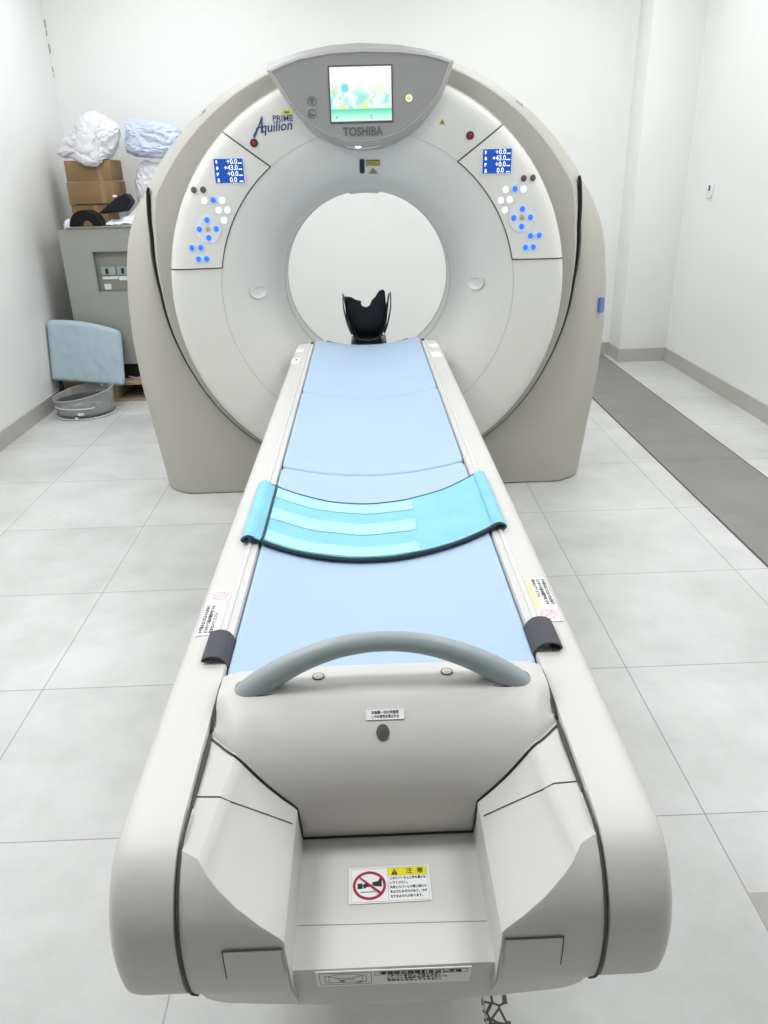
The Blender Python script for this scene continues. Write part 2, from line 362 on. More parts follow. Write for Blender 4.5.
# left wall: plaster mixed to a mottled grey near the far corner
def corner_grey_mat():
    m = mat('corner_grey_plaster', (0.86, 0.87, 0.855), 0.75, bump=0.12, bscale=9)
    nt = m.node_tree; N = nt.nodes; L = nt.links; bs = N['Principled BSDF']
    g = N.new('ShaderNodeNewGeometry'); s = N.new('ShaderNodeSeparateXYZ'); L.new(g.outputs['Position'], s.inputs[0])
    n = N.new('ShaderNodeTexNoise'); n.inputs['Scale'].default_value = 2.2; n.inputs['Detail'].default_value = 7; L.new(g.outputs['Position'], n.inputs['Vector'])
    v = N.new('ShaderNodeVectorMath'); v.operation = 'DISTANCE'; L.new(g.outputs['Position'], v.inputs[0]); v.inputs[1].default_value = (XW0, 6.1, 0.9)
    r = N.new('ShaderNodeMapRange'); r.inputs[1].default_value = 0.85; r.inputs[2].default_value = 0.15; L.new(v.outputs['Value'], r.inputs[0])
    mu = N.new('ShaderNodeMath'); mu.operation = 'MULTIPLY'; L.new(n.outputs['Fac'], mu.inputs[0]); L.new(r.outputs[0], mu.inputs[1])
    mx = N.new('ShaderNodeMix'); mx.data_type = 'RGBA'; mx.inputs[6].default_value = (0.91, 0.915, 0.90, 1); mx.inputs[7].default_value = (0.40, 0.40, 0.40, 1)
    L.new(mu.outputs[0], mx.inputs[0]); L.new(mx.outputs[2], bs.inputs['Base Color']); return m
slab('wall_left', XW0-.1, XW0, Y0-.1, YB+.1, 0, CEIL, corner_grey_mat())
BH = 0.11
slab('baseboard_left', XW0, XW0+0.012, Y0, YB, 0, BH, 'base')
slab('baseboard_right', XW1-0.012, XW1, Y0, 6.478, 0, BH, 'base')
b = B(); box(b, XW0, 2.153, YB-0.012, YB, 0, BH); struct('baseboard_back', b, 'base', smooth=False)
b = B(); box(b, 2.153, 2.166, 6.478, YB-.013, 0, BH); box(b, 2.165, XW1-.012, 6.478, 6.49, 0, BH); struct('baseboard_pillar', b, 'base', smooth=False)
# dark floor strip (cable duct covered with dark tiles) to the right of the gantry
b = B(); y = 4.04 - 1.284*5
while y < YB-0.02:
    y1 = min(y+1.284, YB-0.013)
    if y1 > Y0: box(b, 1.635, 2.10, max(y, Y0)+0.002, y1-0.002, -0.02, 0.004, bev=0.0015, seg=1)
    y += 1.284
struct('floor_strip', b, 'strip')
b = B(); box(b, 1.628, 1.635, Y0, YB-0.013, -0.01, 0.003); box(b, 2.10, 2.107, Y0, YB-0.013, -0.01, 0.003); struct('trim_1', b, 'seam', smooth=False)
# chipped plaster at the left corner
b = B()
for (z, s_) in ((2.62, 0.03), (2.56, 0.022), (2.46, 0.035), (2.32, 0.02), (2.28, 0.014)):
    c = Vector((XW0+0.003, 6.786, z))
    vs = bmesh.ops.create_icosphere(b, subdivisions=2, radius=s_)['verts']
    for v in vs:
        d = v.co.copy(); v.co = c+Vector((d.x*0.25, d.y*0.12, d.z))*(1+0.5*noise.noise(d*60+c))
struct('trim_2', b, mat('chipped_plaster', (0.45, 0.43, 0.40), 0.9))

# ------------------------------------------------------------------ gantry
GX, GZ = 0.02, 1.035
G = thing('ct_scanner', 'large beige ring-shaped CT scanner gantry with lit control panels standing on the tiled floor', 'CT scanner', (GX, 4.1, 0))
PR = [(.413, 4.16), (.410, 4.12), (.410, 3.95), (.415, 3.88), (.437, 3.82), (.48, 3.755), (.55, 3.70), (.62, 3.665), (.672, 3.652), (.75, 3.640), (.84, 3.635), (.880, 3.640), (.897, 3.654), (.903, 3.675), (.903, 3.74)]
def zoff(r): return .015*max(0, min(1, (.64-r)/.2))
PY = sorted((p.x, p.y) for p in catmull([(r, y, 0) for r, y in PR[2:13]], 4))
def catY(r):
    return lerp_tab(PY, r)
def onface(x, z, h=0.0):
    """surface frame on the front face at gantry-centred x, z: local y is up, normal faces the patient side"""
    r = hypot(x, z); e = 0.004
    def P(a, c): return Vector((GX+a, catY(hypot(a, c-zoff(hypot(a, c)))), GZ+c))
    p = P(x, z); tx = (P(x+e, z)-P(x-e, z)).normalized(); tz = (P(x, z+e)-P(x, z-e)).normalized()
    return frame(p + tx.cross(tz)*h, tx, tz)
def lathe(bm, prof, seg=128):
    rows = [[(GX+r*sin(2*pi*k/seg), y, GZ+zoff(r)+r*cos(2*pi*k/seg)) for k in range(seg)] for r, y in prof]
    return grid(bm, rows, close_u=True)
def smooth_prof(P, n=4):
    return [(p.x, p.y) for p in catmull([(a, c, 0) for a, c in P], n)]
b = B(); lathe(b, smooth_prof(PR)); obj('front_cover', b, 'disk', G, auto=50)
b = B(); lathe(b, smooth_prof([(.413, 4.16), (.422, 4.20), (.46, 4.30), (.56, 4.38), (.72, 4.42), (.93, 4.43)])); obj('rear_cover', b, 'disk', G, auto=50)
# bore seam rings
b = B(); lathe(b, [(.4095, 4.105), (.408, 4.107), (.408, 4.113), (.4095, 4.115)]); lathe(b, [(.4095, 3.945), (.4085, 3.947), (.4085, 3.953), (.4095, 3.955)]); obj('bore_seam', b, 'softseam', G)

def Ro(phi):      # outer radius of the shell
    a = abs(degrees(phi))
    # circle (cx-0.014, 0.82) R 1.235 seen from the axis
    cx, cz, R = -0.0, 0.82-GZ, 1.235
    dx, dz = sin(phi), cos(phi)
    bq = dx*cx+dz*cz; ro = bq+sqrt(max(0, bq*bq-(cx*cx+cz*cz-R*R)))
    gap = rgap(a); lo = .903+(gap-.903)/.8
    if a <= 62: return ro
    t = min(1, (a-62)/6); return ro*(1-t)+lo*t
GAP = [(60, 1.09), (65.5, 1.085), (76, 1.03), (90, .99), (97, .983), (106, .972), (115, .965), (141, .961), (180, .96)]
def rgap(a): return lerp_tab(GAP, a)
TY = [(0, 3.738), (.08, 3.746), (.3, 3.742), (.56, 3.738), (.63, 3.750), (.78, 3.822), (.90, 3.89), (.96, 3.93), (1.0, 3.985)]
b = B(); rows = []
NT = 180
def shellpt(k, t, y):
    ph = 2*pi*k/NT-pi; r = .90+(Ro(ph)-.90)*t
    return (GX+r*sin(ph), y, GZ+r*cos(ph))
for t, y in TY: rows.append([shellpt(k, t, y) for k in range(NT)])
for t, y in ((1.0, 4.25), (.97, 4.34), (.9, 4.40), (.7, 4.43), (.0, 4.435)): rows.append([shellpt(k, t, y) for k in range(NT)])
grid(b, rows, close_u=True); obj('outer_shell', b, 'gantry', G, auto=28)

# side covers (the feet) : everything outside the black gap
XS = [(0, 1.105), (.3, 1.14), (.55, 1.170), (.8, 1.183), (1.0, 1.176), (1.15, 1.158), (1.25, 1.138), (1.33, 1.110), (1.40, 1.075), (1.45, 1.043), (1.487, 1.008)]
def xs(z): return lerp_tab(XS, z)
def hit(phi):
    dx, dz = sin(phi), cos(phi); t = rgap(degrees(phi))+.004
    while True:
        x, z = dx*t, GZ+dz*t
        if z <= 0: return (x, 0.0) if False else (dx*(-GZ/dz), 0.0)
        if x >= xs(z): return (x, z)
        t += 0.0015
        if t > 2: return (x, z)
def side(sgn):
    b = B(); phis = [65.2, 66, 67, 68.5] + [70+2*k for k in range(55)] + [180]
    corner = degrees(atan2(1.105, -1.035)); corner2 = degrees(atan2(0.985, -1.035))
    phis = sorted(set(phis + [corner, corner2]))
    rows = []
    for a in phis:
        ph = radians(a); gi = rgap(a)
        xi, zi = gi*sin(ph), GZ+gi*cos(ph); xo, zo = hit(ph)
        if xo < xi: xo = xi+0.012
        row = [(xi, 3.86, zi), (xi, 3.80, zi), (xi+.002*sin(ph), 3.792, zi+.002*cos(ph))]
        for s in (0.06, .2, .35, .5, .62, .72, .8, .86, .91, .95, .98, 1.0):
            x = xi+(xo-xi)*s; z = zi+(zo-zi)*s
            d = xs(max(z, 0))-x; y = 3.787+0.10*(max(0, 1-d/.14))**1.8
            row.append((x, y, z))
        # wrap round the side
        last = row[-1]
        n = Vector((1, 0, 0))
        row.append((last[0], last[1]+0.03, last[2])); row.append((last[0], 4.30, last[2])); row.append((last[0]*0.93 if zo > 0.01 else last[0]*0.93, 4.42, last[2]))
        rows.append([(GX+sgn*p[0], p[1], max(p[2], 0.006)) for p in row])
    grid(b, rows)
    # rounded tip
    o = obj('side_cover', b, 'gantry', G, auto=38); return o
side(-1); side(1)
b = B()
for sgn in (-1, 1):
    pts = []
    for a in [64.6+i*1.0 for i in range(116)]:
        ph = radians(a); g_ = rgap(a)-0.004
        pts.append((GX+sgn*g_*sin(ph), 3.787, GZ+g_*cos(ph)))
    tube(b, pts, 0.0070, 6)
obj('gap_seal', b, 'black', G)
b = B(); lathe(b, [(.893, 3.668), (.909, 3.690), (.915, 3.716), (.90, 3.72)]); obj('rim_seam', b, 'softseam', G)
b = B()
xsq = [-1.10, -.965, -.70, 0, .70, .965, 1.10]
ysq = [3.886, 3.806, 3.785, 3.785, 3.785, 3.806, 3.886]
grid(b, [[(GX+x*.998, y+.004, 0.0) for x, y in zip(xsq, ysq)], [(GX+x*.998, y+.004, 0.010) for x, y in zip(xsq, ysq)], [(GX+x*.95, y+.3, 0.010) for x, y in zip(xsq, ysq)]])
obj('foot_seal', b, 'black', G, smooth=False)
# inner chassis closing the hidden lower part
b = B(); box(b, GX-.95, GX+.95, 3.93, 4.38, 0.01, 0.30, bev=0.02); obj('chassis', b, 'gantry', G)

# seam lines on the face
def facecurve(pts, r, m, name, seg=6):
    b = B(); q = []
    for (x, z) in pts: q.append(onface(x, z, 0.0003).translation)
    tube(b, q, r, seg); return obj(name, b, m, G)
def arc(r, a0, a1, n=40): return [(r*sin(radians(a0+(a1-a0)*i/n)), r*cos(radians(a0+(a1-a0)*i/n))) for i in range(n+1)]
M['faintseam'] = mat('faint_seam', (0.50, 0.49, 0.46), 0.6)
facecurve(arc(.672, 80, 280, 90), 0.0012, 'faintseam', 'face_seam')
facecurve(arc(.672, -37.5, 37, 60), 0.0012, 'faintseam', 'face_seam')
def panel_outline(sg):
    up_a, up_r = 41.5, 37.2
    zl = .122
    o = arc(.900, up_a, degrees(atan2(sqrt(.9**2-zl**2), zl)), 24)
    i = arc(.672, degrees(atan2(sqrt(.672**2-zl**2), zl)), up_r, 24)
    return [(sg*x, z) for x, z in o], [(sg*x, z) for x, z in i]
PANELS = {}
for sg in (-1, 1):
    o_, i_ = panel_outline(sg)
    b = B(); rows = []
    i2 = list(reversed(i_))
    cx_ = sum(p[0] for p in o_+i_)/len(o_+i_); cz_ = sum(p[1] for p in o_+i_)/len(o_+i_)
    def shr(p, k): return (p[0]+(cx_-p[0])*k, p[1]+(cz_-p[1])*k)
    for j in range(13):
        t = j/12; row = []
        for a, c in zip(i2, o_):
            a2, c2 = shr(a, .012), shr(c, .012)
            x, z = a2[0]+(c2[0]-a2[0])*t, a2[1]+(c2[1]-a2[1])*t
            row.append(onface(x, z, 0.0022).translation)
        rows.append(row)
    grid(b, rows); P_ = obj('control_panel', b, 'panel', G); PANELS[sg] = P_
    q = i2 + []; loop = [onface(*p, 0.0008).translation for p in (list(o_) + list(i_))]
    top = [onface(o_[0][0]+(i2[0][0]-o_[0][0])*k/12, o_[0][1]+(i2[0][1]-o_[0][1])*k/12, 0.0012).translation for k in range(13)]
    bot = [onface(i_[0][0]+(o_[-1][0]-i_[0][0])*k/12, i_[0][1]+(o_[-1][1]-i_[0][1])*k/12, 0.0012).translation for k in range(13)]
    b = B(); tube(b, top, 0.0030, 6); tube(b, bot, 0.0026, 6); tube(b, [onface(*p, 0.0012).translation for p in i_], 0.0028, 6)
    obj('panel_seam', b, 'seam', P_)

DISP = {-1: [(-0.647, 0.572), (-0.521, 0.570), (-0.523, 0.476), (-0.645, 0.475)], 1: [(0.512, 0.581), (0.636, 0.580), (0.637, 0.485), (0.514, 0.483)]}
BTN = {-1: [(-0.744, 0.451), (-0.704, 0.451), (-0.704, 0.406), (-0.666, 0.409), (-0.628, 0.406), (-0.647, 0.366), (-0.610, 0.366), (-0.629, 0.324), (-0.703, 0.328), (-0.740, 0.291), (-0.667, 0.290), (-0.704, 0.254), (-0.703, 0.291), (-0.782, 0.214), (-0.744, 0.213), (-0.759, 0.165), (-0.724, 0.165)],
       1: [(0.694, 0.461), (0.734, 0.462), (0.618, 0.417), (0.658, 0.420), (0.695, 0.416), (0.599, 0.373), (0.637, 0.375), (0.618, 0.333), (0.695, 0.337), (0.659, 0.300), (0.732, 0.301), (0.695, 0.263), (0.695, 0.301), (0.737, 0.223), (0.775, 0.224), (0.717, 0.174), (0.752, 0.175)]}
KIND = ['d', 'd', 'w', 'b', 'w', 'w', 'w', 'w', 'b', 'b', 'b', 'b', 'a', 'b', 'b', 'b', 'b']
for sg in (-1, 1):
    P_ = PANELS[sg]; q = DISP[sg]
    x0 = (q[0][0]+q[3][0])/2; x1 = (q[1][0]+q[2][0])/2; z1 = (q[0][1]+q[1][1])/2; z0 = (q[2][1]+q[3][1])/2
    fr = onface((x0+x1)/2, (z0+z1)/2, 0.0030); w, h = (x1-x0)/2, (z1-z0)/2
    b = B(); plate(b, fr, -w-.004, w+.004, -h-.004, h+.004, 0, .0010, mi=1); plate(b, fr, -w, w, -h, h, 0.001, .0012, mi=0)
    D_ = obj('display', b, ['lcd', 'greylabel'], P_, smooth=False)
    for i, tx in enumerate(('+0.0', '+43.0', '+0.0', '0.0')):
        yy = h*(0.74-0.5*i)
        text('readout', tx, fr, 0.028, 'lcdtext', P_, x=w*0.62 if i < 3 else w*0.50, y=yy, h=0.003, align='RIGHT', sx=.92, offset=0.0001)
    for i in range(4):
        yy = h*(0.74-0.5*i)
        b = B(); plate(b, fr, w*0.66, w*0.92, yy-.008, yy-.004, .0022, .0008)
        obj('readout_unit', b, 'lcdtext', P_, smooth=False); b = B()
        if i == 0: poly(b, fr, [(-w*.88, yy+.003), (-w*.82, yy+.008), (-w*.74, yy+.003), (-w*.78, yy-.002), (-w*.78, yy-.007), (-w*.84, yy-.007), (-w*.84, yy-.002)], .0022, .0008)
        elif i == 1: poly(b, fr, [(-w*.80, yy+.008), (-w*.70, yy), (-w*.80, yy-.008), (-w*.88, yy)], .0022, .0008)
        elif i == 2: poly(b, fr, [(-w*.86, yy-.007), (-w*.80, yy-.007), (-w*.80, yy), (-w*.72, yy), (-w*.72, yy+.006), (-w*.86, yy+.006)], .0022, .0008)
        else: poly(b, fr, [(-w*.86, yy-.007), (-w*.70, yy-.007), (-w*.74, yy+.007), (-w*.82, yy+.007)], .0022, .0008)
        obj('readout_symbol', b, 'lcdtext', P_, smooth=False)
    # round backing of the arrow keys and the oval of the lowest pair
    c = BTN[sg][12]; b = B(); oval(b, onface(c[0], c[1], 0.0024), 0, 0, .058, .062, 0, .0015, 32); obj('key_backing', b, mat('pale_blue_backing', (0.72, 0.74, 0.77), 0.4), P_)
    c1, c2 = BTN[sg][15], BTN[sg][16]; fr = onface((c1[0]+c2[0])/2, (c1[1]+c2[1])/2, 0.0024)
    dx = abs(c2[0]-c1[0])/2
    b = B(); pts = [(dx+.016*cos(a), .014*sin(a)) for a in [(-pi/2)+pi*k/10 for k in range(11)]] + [(-dx+.016*cos(a), .014*sin(a)) for a in [(pi/2)+pi*k/10 for k in range(11)]]
    poly(b, fr, pts, 0, .0014); obj('key_backing', b, 'bluehalo', P_)
    for (x, z), k in zip(BTN[sg], KIND):
        fr = onface(x, z, 0.0032); b = B()
        if k == 'd': oval(b, fr, 0, 0, .0125, .0135, 0, .003, dome=.002); obj('button', b, 'darkgrey', P_)
        elif k == 'w': oval(b, fr, 0, 0, .0135, .0145, 0, .003, dome=.002); obj('button', b, 'whiteglow', P_)
        elif k == 'a': oval(b, fr, 0, 0, .0105, .0115, .001, .003, dome=.002); obj('button', b, 'amber', P_)
        else:
            ringflat(b, fr, 0, 0, .0105, .0160, .0008, .0014, mi=1); oval(b, fr, 0, 0, .0112, .0122, .0005, .003, dome=.002); obj('button', b, ['blueglow', 'bluehalo'], P_)

# maroon intercom lenses, triangle, laser slot and labels, hand recesses
for (x, z) in ((-0.467, .629), (0.456, .635)):
    b = B(); fr = onface(x, z, .0004); ringflat(b, fr, 0, 0, .010, .0165, 0, .004); oval(b, fr, 0, 0, .0105, .0105, 0, .003, dome=.003, mi=1)
    obj('emergency_button', b, ['maroon', mat('red_core', (0.22, 0.03, 0.04), 0.3)], G)
b = B(); fr = onface(.336, .690, .0004); poly(b, fr, [(-.013, -.010), (.013, -.010), (0, .013)], 0, .001); poly(b, fr, [(-.003, -.005), (.003, -.005), (0, .006)], .001, .0006, mi=1); obj('warning_triangle', b, ['ochre', 'ink'], G, smooth=False)
b = B(); fr = onface(-.010, .528, .0012); pts = [(.011*cos(a), .026+.011*sin(a)) for a in [pi*k/10 for k in range(11)]] + [(.011*cos(a), -.026+.011*sin(a)) for a in [pi+pi*k/10 for k in range(11)]]
poly(b, fr, pts, 0, .0015); obj('laser_window', b, 'black', G)
b = B(); fr = onface(.038, .541, .0020); plate(b, fr, -.030, .030, -.013, .013, 0, .001, mi=1); plate(b, fr, -.027, .027, -.010, .010, .001, .0006)
for k in range(3): plate(b, fr, -.022, .020-.006*k, -.006+.0055*k, -.0045+.0055*k, .0016, .0005, mi=1)
fr = onface(.038, .508, .0020); poly(b, fr, [(-.019, -.013), (.019, -.013), (0, .017)], 0, .001, mi=1); poly(b, fr, [(-.014, -.0105), (.014, -.0105), (0, .012)], .001, .0006); oval(b, fr, 0, -.004, .004, .004, .0016, .0006, mi=1)
obj('laser_label', b, ['ochre', 'greyink'], G, smooth=False)
for (x, z, sg) in ((-0.517, .003, -1), (0.508, .013, 1)):
    b = B(); fr = onface(x, z, .0015); seg = 28
    rows = []
    for q, hh in ((1.0, 0.001), (.93, .0035), (.80, .002), (.6, -.004), (.3, -.007), (.05, -.008)):
        rows.append([fr @ Vector((.046*q*cos(2*pi*k/seg)*(1 if abs(cos(2*pi*k/seg)) < .8 else .97), .031*q*sin(2*pi*k/seg), hh+.004)) for k in range(seg)])
    grid(b, rows, close_u=True); obj('grip_recess', b, 'panel', G)
# small cover plate in the throat of the bore
b = B(); rows = []; z_ = GZ+.015
for y, rr in ((3.90, .412), (3.905, .400), (4.00, .399), (4.08, .399), (4.085, .412)):
    rows.append([(GX-.004+rr*sin(radians(a)), y, z_+rr*cos(radians(a))) for a in [-9.5+19*k/10 for k in range(11)]])
grid(b, rows)
for sg in (-1, 1):
    grid(b, [[(GX-.004+r_*sin(radians(9.5*sg*q)), y, z_+r_*cos(radians(9.5*sg*q))) for y in (3.905, 4.00, 4.08)] for r_, q in ((.3995, 1), (.412, 1.06))])
obj('laser_cover', b, 'disk', G)
# wordmarks on the face
fr = onface(-.390, .690, .0005)
fr = fr @ Matrix.Rotation(radians(4), 4, 'Z') @ Matrix.Scale(.84, 4)
text('wordmark', 'quilion', fr, 0.064, 'navy', G, x=.026, y=-.004, h=.001, shear=0.25, sx=.92, offset=.0008)
b = B(); poly(b, fr, [(-.098, -.040), (-.090, -.046), (-.078, -.030), (-.060, .000), (-.034, .040), (-.038, .052), (-.064, .008), (-.088, -.022)], .001, .0008)
poly(b, fr, [(-.046, .032), (-.036, .040), (-.043, -.026), (-.055, -.026)], .0012, .0008); poly(b, fr, [(-.078, -.006), (-.040, .000), (-.041, .006), (-.074, .000)], .0014, .0008)
obj('wordmark', b, 'navy', G, smooth=False)
fr = onface(-.338, .718, .0005); text('wordmark', 'PRIME', fr, 0.033, 'navy', G, h=.001, sx=1.0, offset=.0002)
b = B(); fr = onface(-.318, .742, .0005); poly(b, fr, [(-.026, -.006), (.016, -.008), (.024, .006), (-.018, .008)], 0, .001); plate(b, fr, -.012, .010, -.003, .003, .001, .0006, mi=1); obj('badge', b, ['yellow', 'greyink'], G, smooth=False)

# console with the touch screen
face = [(-0.343, 1.919), (-0.310, 1.866), (-0.278, 1.817), (-0.242, 1.774), (-0.201, 1.735), (-0.152, 1.703), (-0.100, 1.680), (-0.04, 1.665), (0.017, 1.662), (0.08, 1.666), (0.140, 1.681), (0.192, 1.703), (0.237, 1.732), (0.285, 1.777), (0.329, 1.829), (0.355, 1.88), (0.377, 1.935), (0.33, 1.950), (0.280, 1.962), (0.178, 1.975), (0.029, 1.981), (-0.104, 1.977), (-0.227, 1.959), (-0.29, 1.94)]
hous = [(-0.369, 1.933), (-0.336, 1.877), (-0.303, 1.823), (-0.260, 1.764), (-0.214, 1.715), (-0.163, 1.678), (-0.111, 1.652), (-0.05, 1.628), (0.016, 1.621), (0.09, 1.627), (0.150, 1.645), (0.205, 1.672), (0.258, 1.708), (0.308, 1.760), (0.351, 1.815), (0.380, 1.88), (0.404, 1.952), (0.35, 1.971), (0.284, 1.983), (0.182, 1.996), (0.018, 2.003), (-0.105, 1.999), (-0.230, 1.980), (-0.305, 1.96)]
def ringc(pts, y): return [(x, y, z) for x, z in pts]
def inset(pts, k):
    cx = sum(p[0] for p in pts)/len(pts); cz = sum(p[1] for p in pts)/len(pts); return [(p[0]+(cx-p[0])*k, p[1]+(cz-p[1])*k) for p in pts]
def back(pts, rise):
    out = []
    for i, (x, z) in enumerate(pts):
        top = i >= 16 or i == 0
        if top:
            ph = atan2(x-GX, z-GZ); r = Ro(ph)+rise; out.append((GX+r*sin(ph), GZ+r*cos(ph)))
        else: out.append((x+.0, z))
    return out
b = B()
mid = [((a[0]+c[0])/2, (a[1]+c[1])/2) for a, c in zip(face, hous)]
rows = [ringc(inset(face, .0), 3.583), ringc(inset(face, -.012), 3.579), ringc(inset(mid, -.012), 3.592), ringc(hous, 3.622), ringc(hous, 3.66), ringc([((a[0]+c[0])/2, (a[1]+c[1])/2) for a, c in zip(hous, back(hous, .010))], 3.80), ringc([(a[0]*.12+c[0]*.88, a[1]*.12+c[1]*.88) for a, c in zip(hous, back(hous, .010))], 3.90), ringc(back(hous, .012), 3.99), ringc(back(hous, .012), 4.22)]
grid(b, rows, close_u=True); CO = obj('console_housing', b, mat('console_rim', (0.38, 0.375, 0.36), 0.35), G, auto=50)
b = B(); v = [b.verts.new((x, 3.583, z)) for x, z in inset(face, .0)]; b.faces.new(v); obj('console_face', b, 'console', CO, smooth=False)
b = B(); tube(b, [(x, 3.583, z) for x, z in inset(face, .035)[:17]], .0016, 6); obj('face_groove', b, 'softseam', CO)
SX0, SX1, SZ0, SZ1 = -.111, .141, 1.733, 1.931
fr = frame((0, 3.5825, 0), (1, 0, 0), (0, 0, 1))
b = B(); plate(b, fr, SX0-.006, SX1+.006, SZ0-.008, SZ1+.006, 0, .001); obj('screen_bezel', b, 'darkgrey', CO, smooth=False)
b = B(); plate(b, fr, SX0, SX1, SZ0, SZ1, .001, .0012); obj('touch_screen', b, screen_mat(SX0, SX1, SZ0, SZ1), CO, smooth=False)
b = B(); poly(b, fr, [(-.092, SZ0+.012), (-.084, SZ0+.012), (-.088, SZ0+.022)], .0022, .0005); obj('screen_icon', b, mat('teal_mark', (0.05, 0.4, 0.35), 0.5), CO, smooth=False)
for q in (.012, .019):
    b = B(); plate(b, fr, .05, .062, SZ0+q, SZ0+q+.002, .0022, .0005); obj('screen_mark', b, 'lever', CO, smooth=False)
text('wordmark', 'TOSHIBA', fr, 0.045, 'greyink', CO, x=.018, y=1.693, h=.001, sx=.90, offset=.0014)
for (x, z, kind) in ((-.188, 1.812, 0), (-.191, 1.764, 1)):
    b = B(); ringflat(b, fr, x, z, .0155, .018, 0, .001)
    if kind == 0: poly(b, fr, [(x-.007, z+.010), (x+.007, z+.010), (x+.004, z-.010), (x-.004, z-.010)], 0, .001); plate(b, fr, x-.010, x+.010, z+.003, z+.006, 0, .0012)
    else: poly(b, fr, [(x-.012, z-.008), (x+.012, z-.008), (x+.010, z-.001), (x-.002, z+.001), (x-.006, z+.007), (x-.011, z+.005)], 0, .001)
    obj('pictogram', b, 'greyink', CO, smooth=False)
b = B(); ringflat(b, fr, .213, 1.813, .008, .014, 0, .003); oval(b, fr, .213, 1.813, .008, .008, 0, .002, mi=1); plate(b, fr, .2115, .2145, 1.811, 1.818, .002, .0006, mi=0); obj('power_button', b, ['greenglow', 'cream'], CO)
# pale strip on the underside lip, plus a glowing oval painting its glint
b = B(); pts = [(x, 3.604, z) for x, z in ((-.055, 1.641), (-.02, 1.635), (.02, 1.633), (.06, 1.635), (.09, 1.641))]; tube(b, catmull(pts, 4), .0055, 8); obj('underside_strip', b, mat('grey_strip', (0.5, 0.49, 0.47), 0.25), CO)
b = B(); oval(b, frame((-.004, 3.597, 1.636), (1, 0, 0), (0, .3, 1)), 0, 0, .014, .006, 0, .002, dome=.002); obj('painted_glint', b, 'glint', CO)
# blue release lever on the right flank and scuffs on the shell
b = B(); fr = frame((1.160, 3.838, .912), (1, .55, 0), (0, 0, 1)); pts = [(-.013, .030), (-.010, .036), (.008, .036), (.012, .030), (.014, -.026), (.008, -.036), (-.009, -.036), (-.014, -.026)]
poly(b, fr, pts, .0, .016); obj('release_lever', b, 'lever', G)
scf = mat('scuff', (0.30, 0.29, 0.27), 0.8)
for ph, rr in ((-43.0, .0), (42.5, .0)):
    b = B()
    p = radians(ph); r = .90+(Ro(p)-.90)*.80; c = Vector((GX+r*sin(p), 3.834, GZ+r*cos(p)))
    fr = frame(c, (cos(p), 0, -sin(p)), (sin(p), .75, cos(p))); poly(b, fr, [(-.022, -.006), (.004, -.010), (.022, .002), (.010, .010), (-.004, .002), (-.016, .006)], -.0005, .003)
    obj('scuff_mark', b, scf, G)

# ------------------------------------------------------------------ patient couch
CX = 0.008
K = thing('patient_couch', 'light grey motorised patient couch with rounded foot end in front of the scanner ring', 'patient couch', (CX, 2.2, 0))
# nose profile (y, z)
NOSE = [(.95, .793), (.86, .793), (.80, .7925), (.745, .7915), (.708, .788), (.679, .776), (.656, .755), (.639, .727), (.630, .695), (.629, .66), (.633, .625), (.644, .585), (.663, .535), (.695, .48), (.735, .435)]
nose_s = [(p.x, p.y) for p in catmull([(a, c, 0) for a, c in NOSE], 5)]
def nose_side(y, z): return (y+.0, z) if z > .60 else (y+.022*min(1, (.60-z)/.05)+.10*max(0, .55-z), z)
prof = [(3.69, .72), (3.695, .785), (3.69, .793)] + [(y, .793) for y in (3.4, 3.0, 2.6, 2.2, 1.8, 1.5, 1.3, 1.1)] + [nose_side(*p) for p in nose_s] + [(.80, .405), (.90, .385), (1.1, .375), (1.6, .37), (2.4, .37), (3.2, .37), (3.55, .375), (3.57, .40), (3.59, .66), (3.60, .70)]
def offs(P, d):
    n = len(P); out = []
    for i in range(n):
        a = Vector((*P[i-1], 0)); c = Vector((*P[(i+1) % n], 0)); t = (c-a).normalized(); nrm = Vector((-t.y, t.x, 0))
        out.append((P[i][0]+nrm.x*d, P[i][1]+nrm.y*d))
    return out
ar = sum(prof[i-1][0]*prof[i][1]-prof[i][0]*prof[i-1][1] for i in range(len(prof)))
sg_in = 1 if ar > 0 else -1
for sg in (-1, 1):
    b = B(); rows = []
    XO = .340
    for x, d in ((.2575, .03), (.2575, .003), (.2595, 0), (XO-.026, 0), (XO-.016, .0012), (XO-.008, .0042), (XO-.002, .010), (XO, .018), (XO+.001, .034)):
        P = offs(prof, d*sg_in)
        rows.append([(CX+sg*x, y, z) for y, z in P])
    vs = grid(b, rows, close_u=True)
    b.faces.new(vs[-1]); obj('side_frame', b, 'couch', K, auto=40)
# foot cover: wedges, step and end panel as one moulded shell
def wedge(ax):
    return lerp_tab([(0, .62), (.127, .62), (.1275, .6205), (.130, .696), (.1345, .7015), (.2005, .7690), (.2020, .7710), (.2120, .7785), (.2140, .7795), (.2545, .7845)], ax)
NP = sorted([(zz, yy) for yy, zz in nose_s if yy < .76], key=lambda p: p[0])
def nose_y(z, ax=0.0):   # front y for a given height
    y = lerp_tab(NP, z)
    if ax < .1272 and z < .625: y += .014*max(0, min(1, (z-.53)/.06))
    if z < .60: y += .016*min(1, (.60-z)/.05)*(ax/.25)**2
    return y
b = B(); cols = []
axs = [0, .03, .06, .09, .115, .1262, .1270, .1275, .130, .1315, .1345, .15, .17, .19, .2005, .2020, .207, .2120, .2140, .228, .242, .2535]
def skew(ax, y):   # the ridge runs outward towards the foot
    k = max(0, min(1.0, (ax-.1345)/.066)) if ax < .2005 else max(0, min(1, (.2535-ax)/.0395))
    return ax+k*.022*max(0, min(1.1, (.86-y)/.20))
xsn = [-a for a in reversed(axs[1:])] + axs
